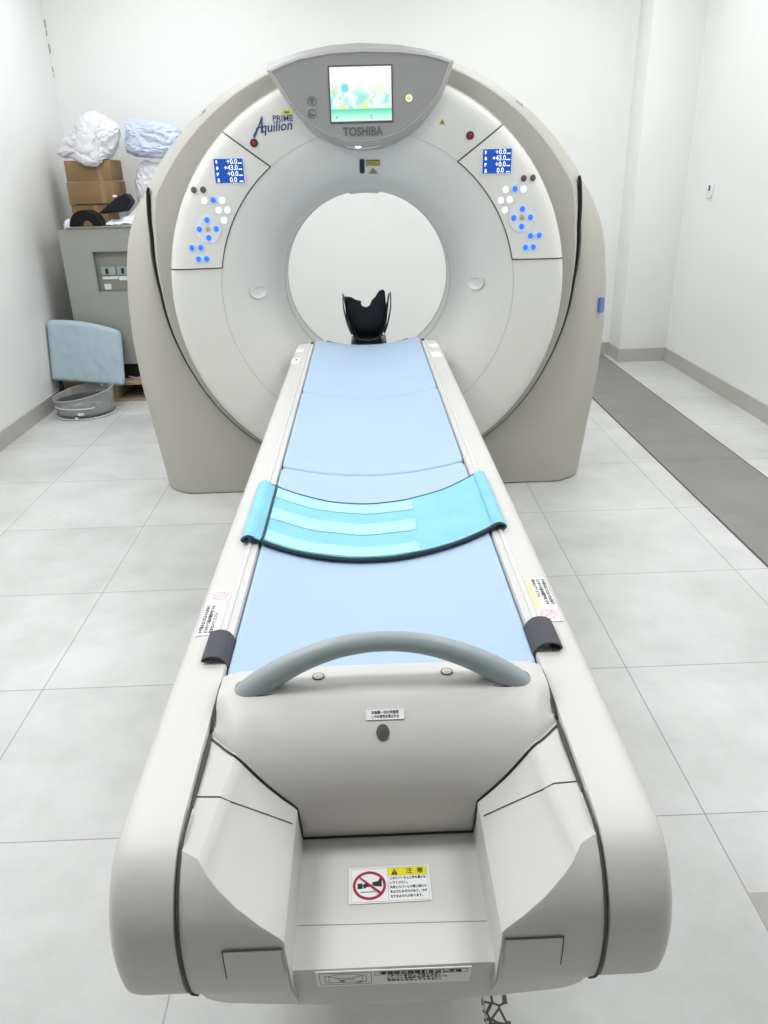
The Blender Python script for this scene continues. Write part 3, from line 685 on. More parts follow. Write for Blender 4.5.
for x in xsn:
    ax = abs(x); wz = wedge(ax) ; yb = 1.08 if ax > .128 else 1.0
    yf = nose_y(wz-.0015, ax)
    col = []
    for t in [k/12 for k in range(13)]: 
        y = yb+(yf+.001-yb)*t; col.append((CX+math.copysign(skew(ax, y), x), y, wz))
    bulge = .010*(1-(ax/.2535)**2)
    z0, z1 = wz, .435
    for t in [.008, .03, .07] + [.12+.88*k/16 for k in range(17)]:
        z = z0-.0015+(z1-z0)*t; ny = nose_y(z, ax); col.append((CX+math.copysign(skew(ax, ny if t < .5 else .66), x), ny, z))
    col.append((CX+x, .80, .405)); col.append((CX+x, 1.0, .40))
    cols.append(col)
grid(b, cols); obj('foot_cover', b, 'couch', K, auto=17)
b = B(); box(b, CX-.252, CX+.252, 1.0, 3.5, .39, .66, bev=.01); obj('lift_housing', b, 'couch', K)
b = B(); box(b, CX-.20, CX+.20, 1.35, 3.2, .0, .42, bev=.02); obj('pedestal', b, 'gantry', K)
b = B(); box(b, CX-.27, CX+.27, 1.15, 3.35, .0, .07, bev=.015); obj('pedestal_base', b, 'gantry', K)
# thin seams on the foot cover
for sg in (-1, 1):
    b = B()
    P = [(.2535, .780), (.2140, .783), (.2005, .784), (.165, .797), (.1345, .808)]
    tube(b, [(CX+sg*skew(x, y), y, wedge(x)+.0001) for x, y in P], .0012, 6)
    obj('cover_seam', b, 'seam', K); b = B()
    tube(b, [(CX+sg*.2540, nose_y(z, .25)-.0004, z-.0004) for y, z in nose_s if y < .76 and z > .56], .0017, 6)
    tube(b, [(CX+sg*.2540, y, .7865) for y in (.76, .80, .86, .90)], [.0018, .003, .004, .002], 6)
    obj('panel_joint', b, 'seam', K)

b = B(); tube(b, [(CX-.126, .712, .6199), (CX+.126, .707, .6199)], .0008, 6); obj('step_seam', b, 'softseam', K)
# end cover at the foot of the table top
CP = [(1.022, .775), (1.021, .808), (1.012, .820), (.985, .8235), (.962, .8255), (.945, .8225), (.925, .815), (.895, .798), (.868, .772), (.850, .738), (.842, .700), (.844, .660), (.858, .622)]
cps = [(p.x, p.y) for p in catmull([(a, c, 0) for a, c in CP], 5)]
def DY(ax): return lerp_tab([(0, 0), (.12, .001), (.18, -.006), (.215, -.014), (.232, -.002), (.251, .014)], ax)
b = B(); rows = []
for k in range(49):
    x = -.251+.502*k/48; ax = abs(x); e = max(0, (ax-.225)/.026)
    row = []
    for y, z in cps:
        dz = -.006*(ax/.25)**2*(1 if z > .7 else z/.7) - .006*e*e*(1 if z > .80 else 0); dy = (DY(ax) if y < .95 else 0)*min(1, max(0, (.95-y)/.03))
        lim = wedge(ax)-.006
        row.append((CX+x, y+dy, max(z+dz, lim if z < lim else z+dz)))
    rows.append(row)
grid(b, rows)
ECo = obj('end_cover', b, 'couch', K, auto=50)
def cover_y(z, ax=0.0):
    t = sorted([(zz, yy) for yy, zz in cps if yy < .955]); return lerp_tab(t, z)+DY(ax)
b = B()
for sg in (-1, 1):
    pts = []
    for ax in (.2515, .242, .232, .2215, .213, .2000, .185, .17, .15, .135, .1305):
        z = wedge(ax)+.0005; pts.append((CX+sg*ax, cover_y(z, ax)-.0015, z))
    pts += [(CX+sg*.1285, cover_y(z, .13)-.002, z) for z in (.68, .66, .64, .623)]
    tube(b, pts, .0020, 6)
    tube(b, [(CX+sg*.252, y, z) for y, z in ((1.02, .80), (.97, .806), (.93, .800), (.905, .790))], .0018, 6)
tube(b, [(CX-.1285, cover_y(.622, .13)-.001, .6215), (CX-.06, cover_y(.622)-.001, .6215), (CX, cover_y(.622)-.001, .6215), (CX+.06, cover_y(.622)-.001, .6215), (CX+.1285, cover_y(.622, .13)-.001, .6215)], .0018, 6)
obj('cover_gap', b, 'black', K)
def oncover(x, z):
    e = .004; p = Vector((CX+x, cover_y(z, abs(x)), z-.0005)); tz = (Vector((0, cover_y(z+e)-cover_y(z-e), 2*e))).normalized()
    return frame(p, (1, 0, 0), tz)
# label, lock hole, side knobs
fr = oncover(.001, .8055); b = B(); plate(b, fr, -.028, .028, -.0078, .0078, .0012, .0008); LB = obj('label', b, 'white', ECo, smooth=False); LB['label'] = 'small white label with two lines of Japanese print'
text('lettering', '本装置一切の改造禁', fr, .0056, 'ink', LB, x=0, y=.0030, h=.0022, sx=.80)
text('lettering', 'しやの使用を禁止する', fr, .0056, 'ink', LB, x=0, y=-.0034, h=.0022, sx=.74)
b = B(); fr = oncover(-.003, .7905); ringflat(b, fr, 0, 0, .0095, .0115, 0, .0012, mi=1); oval(b, fr, 0, 0, .0098, .0120, 0, .0014, dome=.001); obj('lock_hole', b, ['darkgrey', 'couch'], ECo)
for x in (-.099, .099):
    b = B(); fr = frame((CX+x, .980, .8236), (1, 0, 0), (0, 1, -.05)); ringflat(b, fr, 0, 0, .0078, .0094, 0, .0016, mi=1); oval(b, fr, 0, 0, .0082, .0082, 0, .0015, mi=0, dome=.001); obj('screw_cap', b, ['cream', 'seam'], ECo)
# grab handle
hh_ = [(.218, .962, .797), (.201, .964, .814), (.166, .966, .840), (.116, .968, .866), (.060, .970, .884)]
hp = [(-x, y, z) for x, y, z in hh_] + [(0, .971, .890)] + list(reversed(hh_))
hr = [.0225, .0215, .0195, .0172, .0158, .0152, .0158, .0172, .0195, .0215, .0225]
hp2 = catmull([(CX+x, y, z) for x, y, z in hp], 5); hr2 = [p.x for p in catmull([(r, 0, 0) for r in hr], 5)]
b = B(); tube(b, hp2, hr2, 20); HA = obj('grab_handle', b, 'handle', K)
for sg in (-1, 1):
    b = B(); tube(b, [(CX+sg*(.1850+.0385*cos(t)), .9655+.0215*sin(t), .8220-.003*max(0, -sin(t))) for t in [2*pi*k/30 for k in range(30)]], .0013, 6, closed=True)
    obj('handle_gasket', b, 'seam', HA)
# table rails
for sg in (-1, 1):
    b = B(); sec = [(.282, .7925), (.281, .7965), (.2775, .7975), (.274, .797), (.266, .779), (.263, .765), (.266, .760), (.282, .76)]
    rows = [[(CX+sg*x, y, z) for x, z in sec] for y in (1.085, 3.70)]
    vs = grid(b, rows, close_u=True); b.faces.new(vs[0]); b.faces.new(vs[1]); obj('table_rail', b, 'metal', K, auto=25)
    b = B(); box(b, CX+sg*.266-.008, CX+sg*.266+.008, 3.70, 3.72, .775, .798, bev=.003); obj('rail_stop', b, 'darkgrey', K)
# table top (curved cradle) that runs into the bore
def sag(x): return .735+.032*(x/.25)**2
b = B(); rows = []
for y in (1.02, 1.6, 2.4, 3.2, 3.7, 3.86, 3.90):
    w = .246 if y < 3.87 else .20
    rows.append([(CX+w*(k/8-1), y, sag(.246*(k/8-1))-.001) for k in range(17)] + [(CX+w*(1-k/8), y, sag(.246*(1-k/8))-.022) for k in range(17)])
vs = grid(b, rows, close_u=True); b.faces.new(vs[0]); b.faces.new(vs[-1]); obj('table_top', b, mat('dark_table_edge', (0.05, 0.055, 0.06), 0.5), K)
# rolled charcoal strap loops over the rails at the foot
def loop_sheet(bm, path, y0, y1, th=.004, sg=1, wob=0.0):
    rows = []; n = len(path)
    for j in range(9):
        t = j/8; y = y0+(y1-y0)*t
        rows.append([(CX+sg*x, y+wob*sin(i*1.3+j*.9), z) for i, (x, z) in enumerate(path)])
    return sheet(bm, rows, -.004*sg if False else .003)
for sg in (-1, 1):
    b = B(); path = [(p.x, p.y) for p in catmull([(.252, .770, 0), (.257, .793, 0), (.268, .806, 0), (.281, .809, 0), (.293, .806, 0), (.299, .801, 0), (.296, .7975, 0), (.286, .7985, 0)], 5)]
    loop_sheet(b, path, 1.068, 1.150, sg=sg)
    obj('strap_loop', b, 'strap', K, auto=60)
# access flaps on the end panel
for sg in (-1, 1):
    b = B(); rows = []
    for k in range(9):
        z = .688-.050*k/8; rows.append([(CX+sg*x, nose_y(z)-.0022, z) for x in (.134, .15, .17, .19, .203)])
    grid(b, rows); FL = obj('access_flap', b, 'couch', K)
    b = B(); tube(b, [(CX+sg*.133, nose_y(.6885)-.001, .6890), (CX+sg*.2035, nose_y(.6885)-.001, .6890)], .0009, 6); tube(b, [(CX+sg*.2040, nose_y(z)-.001, z) for z in (.689, .67, .655, .638)], .0008, 6); obj('flap_seam', b, 'seam', FL)
# plinth lip below the end panel
b = B(); rows = []
for y, z in ((.735, .438), (.742, .425), (.76, .415), (.86, .41)): rows.append([(CX+x, y, z) for x in (-.17, -.1, 0, .1, .17)])
grid(b, rows); obj('lower_lip', b, 'couch', K)

# caution label on the step
fr = frame((CX-.001, .7700, .6206), (1, .012, 0), (0, 1, 0)) @ Matrix.Scale(.95, 4)
b = B(); plate(b, fr, -.060, .060, -.031, .031, 0, .0008); CL = obj('caution_label', b, 'white', K, smooth=False); CL['label'] = 'white caution label with red prohibition sign and yellow header'
b = B(); plate(b, fr, -.002, .056, .014, .028, .0008, .0005); obj('label_header', b, 'yellow', CL, smooth=False)
b = B(); ringflat(b, fr, -.030, -.001, .0205, .0245, .0008, .0008, seg=36)
c, s_ = cos(radians(-42)), sin(radians(-42)); w = .0020
poly(b, fr, [(-.030+.021*-c-w*s_*-1*-1, -.001+.021*-s_-w*c), (-.030+.021*c+w*s_, -.001+.021*s_-w*c), (-.030+.021*c-w*s_, -.001+.021*s_+w*c), (-.030-.021*c-w*s_, -.001-.021*s_+w*c)], .0018, .0005)
obj('prohibition_sign', b, 'red', CL, smooth=False)
b = B(); poly(b, fr, [(-.024, -.002), (-.012, -.004), (-.0115, .0125), (-.0135, .0125), (-.017, .006), (-.026, .004)], .0008, .0004)
plate(b, fr, -.0475, -.0400, -.006, .003, .0008, .0004); poly(b, fr, [(-.040, .0), (-.034, .004), (-.028, .001), (-.024, .0), (-.028, -.003), (-.033, -.003), (-.038, -.006)], .0008, .0004)
plate(b, fr, -.043, -.022, -.0125, -.0115, .0008, .0004); poly(b, fr, [(.003, .0155), (.0125, .0155), (.0078, .0268)], .0013, .0004)
obj('pictogram', b, 'ink', CL, smooth=False)
b = B(); plate(b, fr, .0073, .0083, .0190, .0235, .0017, .0003); plate(b, fr, .0073, .0083, .0168, .0180, .0017, .0003); obj('exclamation_mark', b, 'yellow', CL, smooth=False)
text('lettering', '注  意', fr, .0105, 'ink', CL, x=.038, y=.0208, h=.0014)
for i, l in enumerate(('このカバーの上に手を置かな', 'いでください。', '天板とカバーとの間に指など', 'をはさむおそれがあり、けが', 'をするおそれがあります。')):
    text('lettering', l, fr, .0052, 'ink', CL, x=0.000, y=.0095-.0078*i, h=.0010, align='LEFT', sx=.80)
b = B()
for (x0, x1, y0, y1) in ((-.0025, -.0019, -.028, .028), (-.057, .057, .0286, .0290), (-.057, .057, -.0290, -.0286), (-.057, -.0566, -.029, .029), (.0566, .057, -.029, .029)): plate(b, fr, x0, x1, y0, y1, .0008, .0003)
obj('label_border', b, 'softseam', CL, smooth=False)
# instruction label on the end panel
zc = .598; yc = nose_y(zc); tz = Vector((0, nose_y(zc+.01)-nose_y(zc-.01), .02)).normalized()
fr = frame((CX-.001, yc-.0036, zc+.003), (1, 0, -.008), tz)
b = B(); plate(b, fr, -.098, .098, -.0235, .0225, 0, .0012); IL = obj('instruction_label', b, 'greylabel', K, smooth=False); IL['label'] = 'grey instruction label with line drawing of the couch and Japanese print'
b = B()
def line(x0, y0, x1, y1, w=.0007):
    d = Vector((x1-x0, y1-y0, 0)); n = Vector((-d.y, d.x, 0)).normalized()*w/2
    poly(b, fr, [(x0-n.x, y0-n.y), (x1-n.x, y1-n.y), (x1+n.x, y1+n.y), (x0+n.x, y0+n.y)], .0012, .0003)
line(-.093, .018, -.028, .018); line(-.093, -.018, -.028, -.018); line(-.093, .018, -.093, -.018); line(-.028, .018, -.028, -.018)
line(-.024, .018, .093, .018); line(-.024, .008, .093, .008); line(-.024, .018, -.024, .008); line(.093, .018, .093, .008)
for sg in (-1, 1):
    m_ = -.0605
    line(m_+sg*.026, .010, m_+sg*.026, -.012); line(m_+sg*.021, .010, m_+sg*.021, -.010); line(m_+sg*.026, .010, m_+sg*.021, .010); line(m_+sg*.026, -.012, m_+sg*.018, -.012)
    line(m_+sg*.021, .009, m_+sg*.010, .002); line(m_+sg*.010, .002, m_+sg*.010, -.004); line(m_+sg*.021, .009, m_+sg*.012, .013); line(m_+sg*.012, .013, m_, .0150)
line(-.0705, -.004, -.0505, -.004); line(-.0785, -.012, -.0425, -.012); line(-.0705, .001, -.0505, .001)
poly(b, fr, [(-.049, -.013), (-.041, -.009), (-.040, -.014)], .0012, .0004); plate(b, fr, -.068, -.062, -.010, -.006, .0012, .0003)
obj('line_drawing', b, 'greyink', IL, smooth=False)
text('lettering', '停電時の天板引き出し方法', fr, .0088, 'ink', IL, x=.0345, y=.0128, h=.0014, sx=.98, offset=.0001)
for i, l in enumerate(('1.カバーを押して開けます。', '2.レバーを矢印の方向に引いて', '天板を引き出してください。')):
    text('lettering', l, fr, .0062, 'greyink', IL, x=-.008, y=.0035-.0072*i, h=.0014, align='LEFT', sx=.9)
# side labels beside the rails
def side_label(sg):
    xo, xi = (.330, .288); y0, y1 = 1.158, 1.322
    fr = frame((CX+sg*.3065, 1.240, .7934), (0, -sg, 0), (sg, 0, 0)) if sg > 0 else frame((CX-.3065, 1.236, .7934), (0, 1, 0), (-1, 0, 0))
    b = B(); plate(b, fr, -.080, .080, -.0195, .0195, 0, .0008); SL = obj('warning_label', b, 'white', K, smooth=False); SL['label'] = 'faded white warning label with a red prohibition circle'
    b = B(); ringflat(b, fr, .057, -.002, .0125, .0145, .0008, .0006, seg=28, mi=0)
    c = radians(45); poly(b, fr, [(.057-.0095, -.002+.0080), (.057-.0080, -.002+.0095), (.057+.0095, -.002-.0080), (.057+.0080, -.002-.0095)], .0008, .0006)
    obj('prohibition_sign', b, 'pink', SL, smooth=False)
    if sg > 0:
        b = B(); plate(b, fr, -.076, .036, -.0185, -.0095, .0008, .0005) if False else plate(b, fr, -.074, .034, -.0185, -.0110, .0008, .0005); obj('label_header', b, mat('faded_yellow', (0.75, 0.78, 0.30), 0.5), SL, smooth=False)
    for i, l in enumerate(('手や指をはさむおそれがあり', 'ますので天板の動作中に手を', '置かないでください。')):
        text('lettering', l, fr, .0085, 'greyink', SL, x=-.074, y=.013-.0095*i+(.0 if sg < 0 else .001), h=.0012, align='LEFT', sx=.88)
side_label(-1); side_label(1)
# small white tags at the gantry end of the frames
tagm = mat('bright_white_tag', (0.9, 0.9, 0.9), 0.5)
for (x0, x1, y0, y1) in ((-.322, -.290, 3.50, 3.57), (-.326, -.292, 3.27, 3.38), (.294, .334, 3.52, 3.60), (.290, .330, 3.31, 3.42)):
    b = B(); box(b, x0, x1, y0, y1, .7935, .7950); obj('position_tag', b, tagm, K, smooth=False)
b = B(); oval(b, frame((-.306, 3.34, .7950), (1, 0, 0), (0, 1, 0)), 0, 0, .006, .008, 0, .002); obj('set_screw', b, 'ink', K)

# ------------------------------------------------------------------ mattress pads
def padtop(x): return .758+.034*(x/.25)**2
def make_pad(y0, y1, label, th=.024, end_shift=0.0):
    b = B(); nx, ny = 24, 14; W_ = .2545
    def rim(u, v):   # edge rounding distance
        dx = W_-abs(u); dy = min(v-y0, y1-v); d = min(dx, dy); r = .010
        return 0 if d >= r else r-sqrt(max(0, r*r-(r-d)**2))
    us = sorted(set([-W_, -W_+.0015, -W_+.004, -W_+.008, -W_+.013] + [-W_+.02+(2*W_-.04)*k/nx for k in range(nx+1)] + [W_-.013, W_-.008, W_-.004, W_-.0015, W_]))
    vs_ = [y0, y0+.0015, y0+.004, y0+.008, y0+.013] + [y0+.02+(y1-y0-.04)*k/ny for k in range(ny+1)] + [y1-.013, y1-.008, y1-.004, y1-.0015, y1]
    # rounded plan corners
    R = .022
    def corner(u, v):
        sx = 1 if u > 0 else -1; cy = y0+R if v < (y0+y1)/2 else y1-R; cx = sx*(W_-R)
        if abs(u) > W_-R and (v < y0+R or v > y1-R):
            d = Vector((u-cx, v-cy)); m_ = max(abs(d.x), abs(d.y)); L_ = d.length
            if L_ > 1e-6: d = d*(m_/L_)
            return cx+d.x, cy+d.y
        return u, v
    top = []; bot = []
    for v in vs_:
        r1 = []; r2 = []
        for u in us:
            uu, vv = corner(u, v); e = rim(u, v); nz = .0008*noise.noise(Vector((uu*9, vv*7, y0)))
            z = padtop(uu)+nz-e; r1.append((CX+uu, vv, z)); r2.append((CX+uu, vv, padtop(uu)-th+min(e, .008)*.4))
        top.append(r1); bot.append(r2)
    A = grid(b, top); Bt = grid(b, bot)
    def strip(a, c):
        for i in range(len(a)-1):
            b.faces.new((a[i], a[i+1], c[i+1], c[i]))
    strip(A[0], Bt[0]); strip(A[-1], Bt[-1]); strip([r[0] for r in A], [r[0] for r in Bt]); strip([r[-1] for r in A], [r[-1] for r in Bt])
    root = thing('mattress_pad', label, 'mattress pad', (CX, (y0+y1)/2, padtop(0)-th), 'blue mattress pads in a row on the couch')
    c = obj('cover', b, 'pad', root, auto=60)
    b = B(); pts = []
    for t in [2*pi*k/96 for k in range(96)]:
        # rounded rectangle path
        cs, sn = cos(t), sin(t); k = max(abs(cs), abs(sn)); u = cs/k*(W_+.0005); v = (y0+y1)/2+sn/k*((y1-y0)/2+.0005)
        u2, v2 = corner(max(-W_, min(W_, u)), max(y0, min(y1, v))); pts.append((CX+u2, v2, padtop(u2)-.0125))
    tube(b, pts, .0026, 6, closed=True); obj('piping', b, 'padedge', root)
    return root
make_pad(1.034, 1.60, 'pale blue mattress pad nearest the grey handle, in front of the cyan strap')
make_pad(1.606, 2.008, 'narrow visible blue mattress pad partly under the far side of the cyan strap')
make_pad(2.014, 2.822, 'long smooth blue mattress pad in the middle of the couch beyond the cyan strap')
make_pad(2.828, 3.815, 'furthest blue mattress pad entering the scanner opening below the black head holder')

# ------------------------------------------------------------------ cyan body strap
BS = thing('body_strap', 'bright cyan fabric body strap with three pale stripes draped across the couch', 'strap', (CX, 1.62, .78))
def yb_(x): return 1.782+.082*(x/.28)**2+.012*(x/.28)
def yf_(x): return 1.476+.060*(x/.28)**2+.014*(x/.28)
def zsheet(x):
    ax = abs(x)
    return padtop(x)+.006 if ax < .25 else padtop(.25)+.006+(ax-.25)*.3
def strap_pt(x, v, h=0.0):
    y = yf_(x)+(yb_(x)-yf_(x))*v; z = zsheet(x)+h+.0012*noise.noise(Vector((x*14, y*10, 3)))+.0012*sin(y*60+x*8)*.5
    if v < .06: z += .004*(1-v/.06)
    return Vector((CX+x, y, z))
b = B(); rows = []
edge = [(p.x, p.y) for p in catmull([(.268, .806, 0), (.278, .811, 0), (.288, .809, 0), (.294, .803, 0), (.291, .7985, 0), (.282, .7995, 0)], 4)]
for j in range(25):
    v = j/24; row = []
    for x, z in reversed(edge):
        p = strap_pt(-.268, v); row.append((CX-x, p.y, z+.002+.0015*sin(v*9)))
    for k in range(45): row.append(strap_pt(-.262+.524*k/44, v))
    for x, z in edge:
        p = strap_pt(.268, v); row.append((CX+x-.005, p.y, z))
    rows.append(row)
sheet(b, rows, .003); obj('cloth', b, 'cyan', BS, auto=70)
for (v0, v1) in ((.03, .20), (.40, .60), (.79, .965)):
    b = B(); rows = []
    for j in range(7):
        v = v0+(v1-v0)*j/6; rows.append([strap_pt(-.246+(.340)*k/34, v+.006*sin(k*.5), .0035) for k in range(35)])
    sheet(b, rows, .0012); obj('velcro_strip', b, 'cyanlight', BS, auto=70)
b = B()
tube(b, [strap_pt(-.250, v, .004) for v in [k/16 for k in range(17)]], .0034, 8)
tube(b, [strap_pt(-.250+.52*k/50, 0, .000) for k in range(51)], .0045, 8)
tube(b, [strap_pt(-.262+.522*k/50, 1, .003) for k in range(51)], .0020, 8)
rowf = [(CX-x, strap_pt(-.268, 0).y, z+.002) for x, z in edge]; tube(b, rowf, .0035, 6)
rowf = [(CX+x-.005, strap_pt(.268, 0).y, z) for x, z in edge]; tube(b, rowf, .0035, 6)
obj('binding', b, 'trimdark', BS)

# ------------------------------------------------------------------ black head holder
HH = thing('head_holder', 'black curved head holder with notched top at the far end of the couch', 'head holder', (.014, 3.95, .74))
b = B(); rows = []
# scooped shell : along y from the table tip, sides rising
hx = .010
for j in range(11):
    t = j/10; y = 3.84+.24*t
    w = .088+.030*t; hgt = .10+.115*min(1, t*1.3); row = []
    for k in range(21):
        a = -1+2*k/20; row.append((hx+w*sin(a*pi/2)**1 if False else hx+w*a, y, .752+hgt*abs(a)**2.6))
    rows.append(row)
sheet(b, rows, -.007); obj('cradle_shell', b, 'carbon', HH, auto=60)
# upright back plate with round notch
b = B(); fr = frame((hx, 4.03, 0), (1, 0, 0), (0, 0, 1))
out = [(-.070, .755), (-.095, .80), (-.108, .86), (-.112, .955), (-.106, .962), (-.078, .958), (-.055, .945), (-.026, .936)]
out += [(-.004+.026*cos(a)*1.0, .932+.026*sin(a)) for a in [pi+pi*k/10 for k in range(1, 10)]]
out += [(.026, .938), (.045, .955), (.066, .985), (.086, .992), (.096, .980), (.104, .86), (.093, .80), (.070, .755)]
poly(b, fr, out, 0, .010); obj('back_plate', b, 'carbon', HH, smooth=False)
for sg in (-1, 1):
    b = B(); pts = [(hx+sg*.082, 3.88, .80), (hx+sg*.102, 3.90, .85), (hx+sg*.118, 3.93, .92), (hx+sg*.119, 3.95, .988)]
    rows = [[(p[0], p[1]+dy, p[2]) for dy in (-.03, -.015, 0, .015, .03)] for p in catmull(pts, 5)]
    sheet(b, rows, .004); obj('side_wing', b, 'carbon', HH)
b = B(); box(b, hx-.085, hx+.095, 3.82, 4.06, .738, .757, bev=.006); box(b, hx-.06, hx+.07, 3.865, 3.875, .757, .775, bev=.003); obj('mount', b, 'black', HH)
b = B(); tube(b, catmull([(hx-.07, 3.858, .792), (hx-.035, 3.852, .775), (hx, 3.85, .770), (hx+.035, 3.852, .775), (hx+.075, 3.858, .794)], 5), .0022, 6)
obj('front_lip', b, 'darkgrey', HH)
for x in (-.03, .04):
    b = B(); oval(b, frame((hx+x, 3.8195, .747), (1, 0, 0), (0, 0, 1)), 0, 0, .005, .006, 0, .002); obj('screw', b, 'cable', HH)

# ------------------------------------------------------------------ storage cabinet on its pallet
PA = thing('pallet', 'wooden pallet under the grey cabinet in the left corner', 'pallet', (-1.85, 6.1, 0))
b = B()
for k in range(6): box(b, -2.28, -1.42, 5.71+.155*k, 5.71+.155*k+.12, .125, .150, bev=.002, seg=1)
obj('deck_board', b, 'wood', PA, auto=30)
for x in (-2.27, -1.92, -1.64):
    b = B(); box(b, x, x+.035, 5.72, 6.60, .022, .125, bev=.002, seg=1); obj('stringer', b, 'wood', PA)
b = B()
for y in (5.71, 6.10, 6.48): box(b, -2.28, -1.42, y, y+.10, .0, .022, bev=.002, seg=1)
obj('base_board', b, 'wood', PA)
CB = thing('power_cabinet', 'grey metal power cabinet with recessed breaker panel on the wooden pallet', 'cabinet', (-1.76, 6.15, .15))
CY = 5.80
b = B(); xa, xb = -2.145, -1.30; zb, zt = .265, 1.222; px0, px1, pz0, pz1 = -1.928, -1.50, .795, 1.072
# body with real recess
def quadf(bm, a, c, d, e): bm.faces.new([bm.verts.new(p) for p in (a, c, d, e)])
for (x0, x1, z0, z1) in ((xa, px0, zb, zt), (px1, xb, zb, zt), (px0, px1, zb, pz0), (px0, px1, pz1, zt)): quadf(b, (x0, CY, z0), (x1, CY, z0), (x1, CY, z1), (x0, CY, z1))
quadf(b, (xa, CY, zb), (xa, CY+.75, zb), (xa, CY+.75, zt), (xa, CY, zt)); quadf(b, (xb, CY, zb), (xb, CY+.75, zb), (xb, CY+.75, zt), (xb, CY, zt))
quadf(b, (xa, CY+.75, zb), (xb, CY+.75, zb), (xb, CY+.75, zt), (xa, CY+.75, zt)); quadf(b, (xa, CY, zt), (xb, CY, zt), (xb, CY+.75, zt), (xa, CY+.75, zt)); quadf(b, (xa, CY, zb), (xb, CY, zb), (xb, CY+.75, zb), (xa, CY+.75, zb))
bmesh.ops.remove_doubles(b, verts=b.verts[:], dist=.0005)
obj('body', b, 'cabinet', CB, smooth=False)
b = B(); d = .05
quadf(b, (px0, CY+d, pz0), (px1, CY+d, pz0), (px1, CY+d, pz1), (px0, CY+d, pz1)); quadf(b, (px0, CY, pz0), (px0, CY+d, pz0), (px0, CY+d, pz1), (px0, CY, pz1)); quadf(b, (px1, CY, pz0), (px1, CY+d, pz0), (px1, CY+d, pz1), (px1, CY, pz1))
quadf(b, (px0, CY, pz0), (px1, CY, pz0), (px1, CY+d, pz0), (px0, CY+d, pz0)); quadf(b, (px0, CY, pz1), (px1, CY, pz1), (px1, CY+d, pz1), (px0, CY+d, pz1)); obj('recess', b, 'cabdark', CB, smooth=False)
for k in range(3):
    x0 = -1.895+.113*k; b = B(); box(b, x0, x0+.105, CY+.025, CY+.052, .907, .965, bev=.003, seg=1); br_ = obj('circuit_breaker', b, 'breaker', CB, auto=30)
    b = B(); box(b, x0+.036, x0+.052, CY+.006, CY+.028, .918, .955, bev=.002, seg=1); obj('toggle', b, 'black', br_)
b = B(); box(b, -1.897, -1.785, CY+.040, CY+.0495, .878, .900); box(b, -1.780, -1.66, CY+.040, CY+.0495, .868, .900); box(b, -1.893, -1.845, CY+.040, CY+.0495, .806, .845); obj('paper_label', b, 'white', CB, smooth=False)
b = B(); box(b, -2.085, xb, CY-.004, CY+.05, 1.2225, 1.240, bev=.002, seg=1); GR = obj('vent_grille', b, 'cabinet', CB, auto=30)
b = B()
for k in range(64): box(b, -2.08+.0122*k, -2.074+.0122*k, CY-.006, CY+.004, 1.2255, 1.2375)
obj('vent_slots', b, 'mesh', CB, smooth=False)
b = B(); box(b, xa+.01, xb-.01, CY-.0015, CY+.001, 1.200, 1.203); box(b, xa+.02, xb-.01, CY-.0015, CY+.001, .770, .773)
for i in range(2):
    for j in range(7): box(b, -1.80+.018*j+(.012 if j > 3 else 0), -1.788+.018*j+(.012 if j > 3 else 0), CY-.0015, CY+.001, 1.150-.024*i, 1.162-.024*i)
obj('door_line', b, 'softseam', CB, smooth=False)
b = B(); box(b, xa+.03, xb-.03, CY+.04, CY+.70, .150, .266); obj('plinth', b, 'black', CB, smooth=False)
b = B(); tube(b, catmull([(-1.80, 5.78, .175), (-1.74, 5.75, .168), (-1.68, 5.77, .176), (-1.60, 5.75, .170)], 6), .006, 8); obj('power_cable', b, 'cable', CB)

# cardboard boxes
def carton(x0, x1, y0, y1, z0, z1, label, tape=True):
    r = thing('cardboard_box', label, 'box', ((x0+x1)/2, (y0+y1)/2, z0), 'cardboard boxes stacked on the cabinet')
    b = B(); box(b, x0, x1, y0, y1, z0, z1, bev=.004); obj('carton', b, 'card', r, auto=30)
    b = B(); box(b, x1-.10, x1-.065, y0-.0012, y0+.001, z0+.002, z1-.002); box(b, x0+.004, x1-.004, (y0+y1)/2-.02, (y0+y1)/2+.02, z1-.0005, z1+.0008); obj('tape', b, 'tape', r, smooth=False)
carton(-2.165, -1.90, 6.22, 6.50, 1.224, 1.376, 'bottom cardboard box of the stack on the grey cabinet, mostly hidden by black wedge')
carton(-2.165, -1.822, 6.20, 6.52, 1.379, 1.530, 'middle cardboard box of the stack on the grey cabinet')
carton(-2.160, -1.828, 6.21, 6.51, 1.533, 1.675, 'topmost cardboard box of the stack, under a white plastic bundle')

